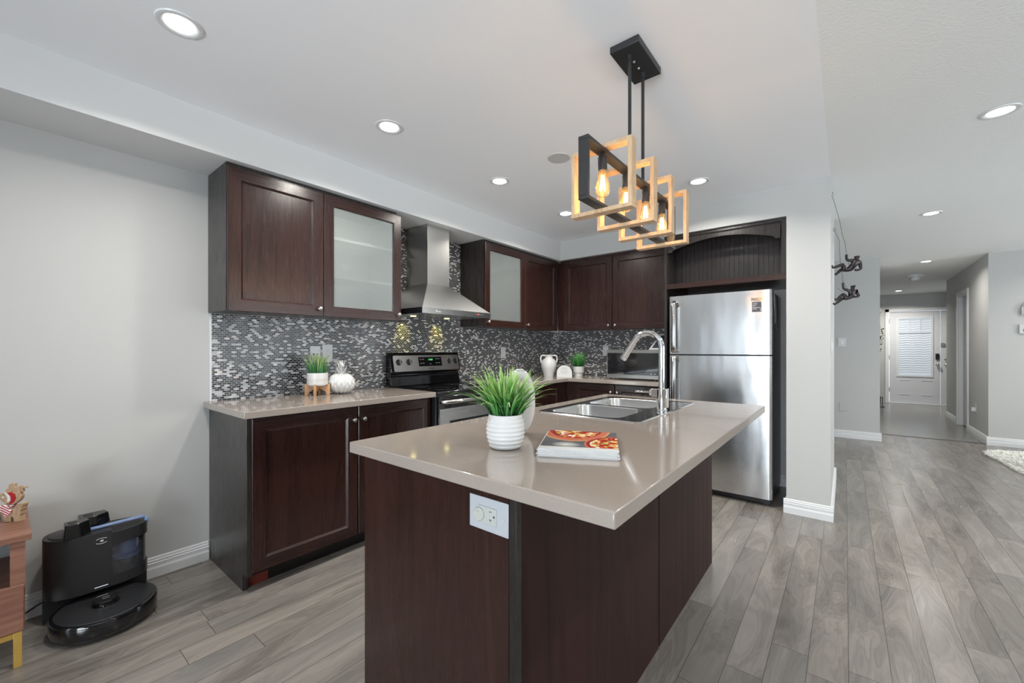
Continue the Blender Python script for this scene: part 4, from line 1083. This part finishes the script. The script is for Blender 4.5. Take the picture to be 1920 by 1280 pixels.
# ================================================================== FOYER TREE
random.seed(11)
tx, ty = 3.36, 11.6
t = thing('artificial_tree', 'green leafy tree half hidden by the hallway wall beside the front door', 'plant', (tx, ty, 0))
build('stand', M().lathe((tx, ty, 0), [(.10, 0), (.11, .01), (.12, .22), (.105, .22), (.10, .2), (.001, .2)], 24).box(tx+.09, tx+.17, ty-.02, ty+.02, 0, .02).box(tx+.125, tx+.145, ty-.01, ty+.01, .02, .22), BLACKP, t)
build('trunk', M().tube([(tx, ty, .15), (tx+.01, ty, .6), (tx-.01, ty, 1.0), (tx+.02, ty, 1.6)], .012, 8), simple('bark', (.12,.07,.04), .8), t, smooth=60)
m = M()
for b in range(520):
    zc = random.choice([1.52, 1.52, 1.58, 1.45, 1.40, 1.34, 1.16]) + random.gauss(0, .055)
    a = random.uniform(0, 2*PI); r = random.uniform(.02, .17 if zc > 1.25 else .12)
    p = Vector((tx + r*math.cos(a), ty + r*math.sin(a), zc)); d = Vector((random.gauss(0,1), random.gauss(0,1), random.gauss(.2,1))).normalized()
    s = d.cross(Vector((random.gauss(0,1), random.gauss(0,1), random.gauss(0,1)))).normalized(); L = .045
    m.add([p, p + d*L*.5 + s*.012, p + d*L, p + d*L*.5 - s*.012], [(0,1,2,3)], at=[.3, .5, .9, .5])
build('foliage', m, leafmat('tree_leaf', (.02,.05,.015), (.07,.14,.04), (.22,.30,.10)), t, smooth=0, attr=True)

# ================================================================== CLIMBER SCULPTURES
BRONZE = NT('dark_bronze'); BRONZE.p(col=BRONZE.ramp(BRONZE.noise(BRONZE.obj(), 60, 3), [(.3, (.018,.014,.016)), (.7, (.045,.036,.038))]), rough=.35, metal=.6); BRONZE = BRONZE.mat
def skin(name, parent, J, E_, root):
    me = bpy.data.meshes.new(name); me.from_pydata([tuple(Vector(j[:3]) - Vector(LOC[parent])) for j in J], E_, [])
    me.materials.append(BRONZE); o = bpy.data.objects.new(name, me); C.objects.link(o); o.parent = parent; LOC[o] = LOC[parent]
    md = o.modifiers.new('skin', 'SKIN'); md.use_smooth_shade = True
    for v, j in zip(me.skin_vertices[0].data, J): v.radius = (j[3]*1.6, j[3]*1.6)
    me.skin_vertices[0].data[root].use_root = True
    sb = o.modifiers.new('sub', 'SUBSURF'); sb.levels = 1; sb.render_levels = 2
    return o
ED = [(0,1),(1,2),(2,3),(3,4),(4,5),(5,6),(6,7),(3,8),(8,9),(9,10),(10,11),(3,12),(12,13),(13,14),(14,15),(0,16),(16,17),(17,18),(18,19),(19,20),(0,21),(21,22),(22,23),(23,24),(24,25)]
A = [(2.900, 4.050, 1.799, 0.0170), (2.914, 4.050, 1.813, 0.0145), (2.931, 4.050, 1.833, 0.0140), (2.953, 4.050, 1.864, 0.0190), (2.956, 4.050, 1.881, 0.0120), (2.959, 4.050, 1.892, 0.0080), (2.961, 4.050, 1.901, 0.0125), (2.960, 4.050, 1.915, 0.0130), (2.937, 4.030, 1.880, 0.0090), (2.902, 4.025, 1.884, 0.0065), (2.899, 4.030, 1.914, 0.0055), (2.900, 4.030, 1.931, 0.0070), (2.977, 4.070, 1.867, 0.0090), (2.984, 4.070, 1.817, 0.0065), (2.963, 4.060, 1.808, 0.0055), (2.947, 4.050, 1.811, 0.0060), (2.884, 4.038, 1.814, 0.0135), (2.880, 4.035, 1.860, 0.0090), (2.845, 4.030, 1.845, 0.0065), (2.818, 4.030, 1.838, 0.0055), (2.814, 4.030, 1.860, 0.0040), (2.884, 4.064, 1.818, 0.0135), (2.871, 4.064, 1.827, 0.0090), (2.851, 4.066, 1.807, 0.0065), (2.834, 4.066, 1.786, 0.0055), (2.836, 4.066, 1.803, 0.0040)]
B = [(2.921, 4.050, 1.590, 0.0160), (2.928, 4.050, 1.610, 0.0135), (2.928, 4.050, 1.629, 0.0135), (2.935, 4.050, 1.659, 0.0170), (2.936, 4.050, 1.672, 0.0100), (2.937, 4.050, 1.683, 0.0070), (2.940, 4.050, 1.696, 0.0120), (2.937, 4.050, 1.705, 0.0125), (2.918, 4.032, 1.662, 0.0080), (2.883, 4.030, 1.680, 0.0060), (2.879, 4.030, 1.707, 0.0050), (2.880, 4.030, 1.730, 0.0065), (2.952, 4.068, 1.663, 0.0080), (2.975, 4.066, 1.621, 0.0060), (2.955, 4.050, 1.614, 0.0050), (2.928, 4.035, 1.624, 0.0050), (2.902, 4.038, 1.607, 0.0125), (2.880, 4.036, 1.643, 0.0085), (2.854, 4.034, 1.615, 0.0060), (2.836, 4.032, 1.593, 0.0050), (2.832, 4.032, 1.614, 0.0040), (2.902, 4.064, 1.604, 0.0125), (2.878, 4.064, 1.614, 0.0085), (2.851, 4.064, 1.587, 0.0060), (2.827, 4.064, 1.565, 0.0050), (2.819, 4.064, 1.581, 0.0040)]
WIRE = simple('dark_wire', (.05,.048,.05), .5, metal=.5)
t = thing('climber_sculpture', 'upper dark bronze climbing figure hanging on a wire from the column', 'sculpture', (2.811, 4.05, 2.40), 'climbing figures on the column')
A = [(a, b-.035, c, d) for a, b, c, d in A]
skin('figure', t, A, ED, 0)
rp_ = [(2.813, 4.05, 2.396), (2.833, 4.05, 2.317), (2.858, 4.05, 2.2), (2.875, 4.045, 2.085), (2.891, 4.035, 2.016), (2.899, 4.03, 1.94), (2.903, 4.03, 1.90), (2.915, 4.04, 1.845)]
rp_ = [(a, b-.035, c) for a, b, c in rp_]
build('wire', M().tube(rp_, .0013, 6).tube([(2.8135 + .0055*math.cos(a), 4.015 + .006*math.cos(a), 2.410 + .014*math.sin(a)) for a in [k*PI/6 for k in range(12)]], .0012, 6, closed=True), WIRE, t, smooth=60)
t = thing('climber_sculpture', 'lower dark bronze climbing figure hanging on a wire from the column', 'sculpture', (2.811, 4.05, 2.14), 'climbing figures on the column')
B = [(a, b+.035, c, d) for a, b, c, d in B]
skin('figure', t, B, ED, 0)
rp_ = [(2.831, 4.05, 2.133), (2.859, 4.05, 2.055), (2.857, 4.05, 2.012), (2.861, 4.05, 1.931), (2.863, 4.045, 1.88), (2.872, 4.035, 1.806), (2.879, 4.03, 1.735), (2.888, 4.03, 1.718), (2.911, 4.045, 1.669)]
rp_ = [(a, b+.035, c) for a, b, c in rp_]
build('wire', M().tube(rp_, .0013, 6).tube([(2.827 + .006*math.cos(a), 4.085 + .008*math.cos(a), 2.148 + .015*math.sin(a)) for a in [k*PI/6 for k in range(12)]], .0012, 6, closed=True)
      .tube([(2.845, 4.065, 1.692), (2.881, 4.071, 1.652)], .0012, 6), WIRE, t, smooth=60)

# ================================================================== LEFT: ROBOT VACUUM, TV STAND
t = thing('docking_station', 'tall black robot vacuum docking station standing against the left wall', 'docking station', (.12, .305, 0))
DOCK = NT('dock_charcoal'); DOCK.p(col=(.021,.022,.024), rough=.38); DOCK.bump(DOCK.noise(DOCK.obj(), 900, 2), .15, .0004); DOCK = DOCK.mat
cx, cy, ax, ay = .128, .300, .100, .176
def sup(sx=1, sy=1, n=64, e=2.5, cx=cx, cy=cy, ax=ax, ay=ay):
    out = []
    for k in range(n):
        a = 2*PI*k/n; c, s_ = math.cos(a), math.sin(a)
        out.append((cx + sx*ax*math.copysign(abs(c)**(2/e), c), cy + sy*ay*math.copysign(abs(s_)**(2/e), s_)))
    return out
def loft(L, cap=True):
    m = M(); n = len(L[0]); vs = [p for l in L for p in l]; fs = []
    for i in range(len(L)-1):
        for k in range(n): fs.append((i*n+k, i*n+(k+1) % n, (i+1)*n+(k+1) % n, (i+1)*n+k))
    if cap: fs += [tuple(range(n))[::-1], tuple((len(L)-1)*n+k for k in range(n))]
    return m.add(vs, fs)
def at(pl, z): return [(x, y, z) for x, y in pl]
# right end (y > .39) carries a clear tank between a lower shoulder and an upper collar
YS = .34
body = sup(); left = [p for p in body if p[1] <= YS]
def cutpoly(lo, hi, scale=1.0):
    pts = [p for p in sup(scale, scale, 128) if lo < p[1] <= hi]
    for yc in (lo, hi):
        tt_ = abs((yc - cy)/(ay*scale))
        if tt_ < 1:
            xx = ax*scale*(1 - tt_**2.5)**(1/2.5); pts += [(cx+xx, yc), (cx-xx, yc)]
    xs_hi = [p for p in pts if p[0] >= cx]; xs_lo = [p for p in pts if p[0] < cx]
    xs_hi.sort(key=lambda p: p[1]); xs_lo.sort(key=lambda p: -p[1])
    return xs_hi + xs_lo
lp = cutpoly(-1, .3353)
m = loft([at(lp, .115), at(lp, .372), at([(cx+(x-cx)*.985, cy+(y-cy)*.99) for x, y in lp], .377)])
rp = cutpoly(.3355, 2)
m2 = loft([at(rp, .115), at(rp, .165)])
m3 = loft([at(rp, .305), at(rp, .362)])
bp = [(x, y) for x, y in sup() ]
low = loft([at([(min(x, .13), y) for x, y in bp], 0), at([(min(x, .13), y) for x, y in bp], .1149)])
mm = M()
for q in (m, m2, m3, low): mm.add(q.v, q.f)
build('housing', mm, DOCK, t, smooth=40)
tk = build('clear_tank', loft([at([(cx+(x-cx)*.95, cy+(y-cy)*.96) for x, y in rp], .165), at([(cx+(x-cx)*.95, cy+(y-cy)*.96) for x, y in rp], .305)], cap=False), thin_glass('tank_glass', (.75,.8,.88), .10, .03, diff=.10, dcol=(.3,.33,.38)), t, smooth=40)
BLUE = simple('translucent_blue', (.15,.24,.50), .35)
build('filter', M().lathe((.135, .395, .215), [(.070, 0), (.072, .012), (.052, .020), (.050, .085)], 28, sy=.80), BLUE, tk)
build('cyclone', M().lathe((.135, .400, .168), [(.030, 0), (.04, .02), (.035, .045)], 24), BLACKP, tk)
build('top_recess', loft([at(cutpoly(.345, 2, .86), .3625), at(cutpoly(.345, 2, .86), .3630)]), PORE, t)
build('top_lid', loft([at(cutpoly(-1, .27, .90), .3771), at(cutpoly(-1, .27, .90), .380), at([(cx+(x-cx)*.97, y) for x, y in cutpoly(-1, .27, .88)], .3815)]), simple('lid_black', (.016,.016,.017), .25), t)
hd = build('blue_bail', M().prism([(.150, .255), (.172, .255), (.160, .462), (.135, .462)], .378, .388).prism([(.135, .4625), (.160, .4625), (.160, .478), (.135, .478)], .345, .378), simple('bail_blue', (.20,.29,.50), .25), t, bevel=.003)
# the two black bottle caps that rise out of the top
def cap(x, y, zb, s, hh):
    pl = [(x-.030*s, y-.038*s), (x+.030*s, y-.038*s), (x+.034*s, y+.010*s), (x+.008*s, y+.046*s), (x-.030*s, y+.040*s)]
    c = build('tank_cap', loft([at([(x+(a-x)*1.12, y+(b-y)*1.12) for a, b in pl], zb), at(pl, zb+hh)]), BLACKG, t, bevel=.003)
    build('opening', M().lathe((x, y-.012*s, zb+hh+.0001), [(.018*s, 0), (.018*s, .001), (.0001, .001)], 20, sy=.8), PORE, c)
cap(.190, .222, .3785, .95, .062); cap(.080, .285, .3785, 1.2, .050)
em = M()
for sg in (1, -1):
    em.tube([(.2285, .283 + .036*k/8, .338 + sg*(.008 + .0045*math.sin(PI*k/8))) for k in range(9)], .0012, 6)
em.add([(.2292, .296, .334), (.2292, .307, .334), (.2292, .307, .343), (.2292, .300, .343), (.2292, .296, .340)], [(0,1,2,3,4)])
build('emblem', em, simple('emblem_white', (.6,.6,.6), .4), t, smooth=0, label='small white arc emblem')
build('status_light', M().box(.2275, .2290, .278, .322, .128, .131), emission('status_white', (.8,.85,.9), .8), t, smooth=0)
# robot vacuum
t = thing('robot_vacuum', 'round black robot vacuum parked in front of its docking station', 'robot vacuum', (.30, .305, 0))
rx, ry = .312, .305
def circ(r, z, e=2.0): return [(rx + r*math.cos(2*PI*k/64), ry + r*math.sin(2*PI*k/64), z) for k in range(64)]
build('base', loft([circ(.155, .004), circ(.165, .008), circ(.165, .02)]), BLACKP, t)
build('bumper', loft([circ(.172, .020), circ(.1755, .026), circ(.1755, .076), circ(.172, .082), circ(.160, .083)]), BLACKG, t, smooth=40)
build('top_cover', loft([circ(.160, .0832), circ(.158, .0855), circ(.1, .086)]), simple('robot_top', (.022,.023,.026), .3), t, smooth=40)
tw = build('lidar_turret', M().lathe((.312, .305, .086), [(.047, 0), (.047, .003), (.038, .004), (.038, .013), (.044, .014), (.045, .019), (.042, .022), (.0001, .022)], 40), BLACKG, t, smooth=40)
em = M()
for sg in (1, -1): em.tube([(.312 + sg*(.006+.003*math.sin(PI*k/6)), .293 + .024*k/6, .1083) for k in range(7)], .0009, 6)
build('emblem', em, simple('emblem_grey', (.2,.2,.21), .4), tw)
for y, r in ((.305, .002),): build('mark', M().box(.372, .374, .285, .325, .0862, .0868), simple('mark_dim', (.09,.09,.09), .5), t)
# power cord
o = build('power_cord', M().tube([(.03, .06, .03), (.022, .085, .035), (.024, .11, .05), (.03, .128, .06)], .0035, 8).tube([(.03, .035, .02), (.03, .06, .03)], .009, 10), BLACKP, smooth=60)
tag(o, 'black power cord running along the wall behind the docking station', 'cord')
# TV stand
TW = NT('walnut_veneer'); oo = TW.obj(); ff = TW.noise(TW.map(oo, (1, .06, 1)), 40, 4, .6, .8)
TW.p(col=TW.ramp(ff, [(.3, (.155,.066,.043)), (.55, (.235,.112,.078)), (.75, (.30,.155,.11))]), rough=.38); TW = TW.mat
GOLD = simple('gold_metal', (.62,.40,.10), .35, metal=.5)
t = thing('tv_stand', 'walnut sideboard with gold legs at the lower left edge', 'tv stand', (.22, -.6, 0))
build('top', M().box(.005, .432, -1.35, .084, .482, .505), TW, t, bevel=.001)
build('end_panel', M().box(.010, .405, .048, .068, .135, .482), TW, t, smooth=0)
build('end_panel', M().box(.010, .405, -1.34, -1.32, .135, .482), TW, t, smooth=0)
build('back_panel', M().box(.010, .016, -1.32, .048, .135, .482), simple('back_grey', (.35,.37,.38), .6), t, smooth=0)
build('post', M().box(.405, .423, .030, .068, .300, .482), TW, t, smooth=0)
build('shelf', M().box(.016, .405, -1.32, .048, .292, .306), TW, t, smooth=0)
build('bottom_panel', M().box(.010, .405, -1.32, .048, .135, .150), TW, t, smooth=0)
for y0, y1 in ((-.62, .064), (-1.31, -.625)):
    build('drop_door', M().box(.406, .424, y0, y1, .137, .314), TW, t, bevel=.0015)
for x, y in ((.39, .038), (.39, -1.30), (.05, .038), (.05, -1.30)):
    build('leg', M().box(x, x+.032, y, y+.022, 0, .135), GOLD, t, bevel=.001)
build('crossbar', M().box(.40, .412, -1.278, .038, .110, .130).box(.06, .07, -1.278, .038, .110, .130), GOLD, t, smooth=0)
t = thing('reindeer_figurine', 'carved wooden reindeer figurine in a red hat and striped scarf on the sideboard', 'figurine', (.206, .046, .505))
RU = Vector((.75, .66, 0)).normalized(); RN = Vector((.66, -.75, 0)).normalized(); RO = Vector((.199, .042, .5055)); KK = .000381
def rp2(L, d0, d1, mi=0):
    vs = [RO + RU*((a-165)*KK) + Vector((0,0,(560-b)*KK)) for a, b in L]; n = len(L)
    return M().add([v + RN*d1 for v in vs] + [v + RN*d0 for v in vs], [tuple(range(n))[::-1], tuple(range(n, 2*n))] + [(i, (i+1) % n, n+(i+1) % n, n+i) for i in range(n)])
RW = NT('beech_wood'); RW.p(col=RW.ramp(RW.noise(RW.map(RW.obj(), (1,1,.3)), 80, 3), [(.3, (.34,.22,.13)), (.7, (.50,.35,.22))]), rough=.55); RW = RW.mat
build('body', rp2([(88,560),(86,495),(100,440),(140,415),(185,425),(215,385),(270,358),(290,364),(286,388),(276,400),(272,432),(262,440),(262,478),(254,500),(254,560),(195,560),(190,520),(172,498),(165,520),(165,560)], -.014, .010), RW, t, smooth=0, bevel=.0012)
build('head', rp2([(12,288),(40,258),(90,245),(140,238),(200,246),(252,256),(263,285),(255,318),(228,345),(190,372),(150,372),(100,358),(60,334),(25,304)], -.008, .008), RW, t, smooth=0, bevel=.0015)
build('antlers', rp2([(120,168),(150,147),(190,152),(186,192),(230,180),(262,178),(290,188),(306,187),(306,198),(268,210),(275,240),(246,240),(252,262),(200,262),(150,245),(120,250),(95,243),(90,215),(120,205)], -.006, .003), RW, t, smooth=0, bevel=.001)
RED = simple('red_felt', (.38,.008,.012), .8); FELT = simple('white_felt', (.72,.72,.70), .9)
build('hat', rp2([(122,245),(160,238),(205,258),(216,300),(200,345),(160,368),(140,368),(165,330),(160,285)], -.010, .0105), RED, t, smooth=0, bevel=.0015)
build('hat_trim', rp2([(95,246),(122,243),(158,275),(165,325),(145,345),(128,342),(134,300),(118,268)], -.011, .0115), FELT, t, smooth=0, bevel=.002)
build('nose', M().sphere(RO + RU*((24-165)*KK) + Vector((0,0,(560-282)*KK)), .0062), simple('nose_red', (.35,.004,.008), .4), t)
build('eye', M().lathe(RO + RU*((82-165)*KK) + Vector((0,0,(560-294)*KK)) + RN*.008, [(.0045, 0), (.0045, .0008), (.0001, .0008)], 16, axis=RN).lathe(RO + RU*((84-165)*KK) + Vector((0,0,(560-294)*KK)) + RN*.0088, [(.0022, 0), (.0022, .0005), (.0001, .0005)], 12, axis=RN), [FELT], t)
SC = NT('striped_scarf'); so = SC.sep(SC.obj()); sv = SC.math('SINE', SC.math('ADD', SC.math('MULTIPLY', so[2], 620.0), SC.math('MULTIPLY', so[0], 420.0)))
SC.p(col=SC.mix(SC.math('GREATER_THAN', sv, 0.0), (.42,.01,.02), (.74,.74,.73)), rough=.9); SC = SC.mat
build('scarf', rp2([(62,378),(100,370),(150,380),(190,375),(185,395),(160,412),(188,450),(172,475),(128,500),(100,480),(92,448),(48,448),(45,432),(58,420)], -.016, .016), SC, t, smooth=0, bevel=.003)
q0 = Vector((.140, -.005, .520))
GC = simple('glossy_dark_card', (.06,.075,.055), .25)
m = M().add([(.170,-.030,.5065), (.150,.010,.5065), (.060,.000,.560), (.080,-.042,.560), (.172,-.029,.5085), (.152,.011,.5085), (.062,.001,.562), (.082,-.041,.562)], [(3,2,1,0), (4,5,6,7), (0,1,5,4), (1,2,6,5), (2,3,7,6), (3,0,4,7)])
o = build('greeting_card', m, GC, loc=(.11, -.015, .506), smooth=0); tag(o, 'dark tilted card at the left frame edge beside the reindeer', 'card')

# ================================================================== RUG
random.seed(9); m = M()
def edge(a): return 1 + .10*math.sin(3*a+.6) + .06*math.sin(5*a+2)
CXR, CYR, RX, RY = 4.72, 6.72, .58, .82
base = [(CXR + RX*edge(2*PI*k/80)*math.cos(2*PI*k/80), CYR + RY*edge(2*PI*k/80)*math.sin(2*PI*k/80)) for k in range(80)]
t = thing('sheepskin_rug', 'fluffy white sheepskin rug on the laminate at the right edge', 'rug', (CXR, CYR, 0))
build('hide', loft([at(base, .001), at([(CXR+(x-CXR)*.98, CYR+(y-CYR)*.98) for x, y in base], .018), at([(CXR+(x-CXR)*.9, CYR+(y-CYR)*.9) for x, y in base], .028)]), simple('fleece_base', (.66,.66,.62), .95), t, smooth=60)
m = M()
for b in range(9000):
    a = random.uniform(0, 2*PI); r = math.sqrt(random.random())*.99
    x, y = CXR + RX*edge(a)*r*math.cos(a), CYR + RY*edge(a)*r*math.sin(a)
    z = .022 if r < .9 else .010; L = random.uniform(.03, .055)
    d = Vector((math.cos(a)*(.3+r) + random.gauss(0, .5), math.sin(a)*(.3+r) + random.gauss(0, .5), random.uniform(.4, 1.0))).normalized()
    s = Vector((-d.y, d.x, 0)).normalized()*.006; p = Vector((x, y, z)); q = p + d*L*.6; e = p + d*L - Vector((0,0,L*.25))
    if e.z < .002: e.z = .002
    m.add([p+s, p-s, q-s*.8, q+s*.8, e], [(0,1,2,3), (3,2,4)])
o = build('fleece', m, simple('fleece_white', (.74,.74,.70), .9, sheen=.3), t, smooth=0, kind='stuff')
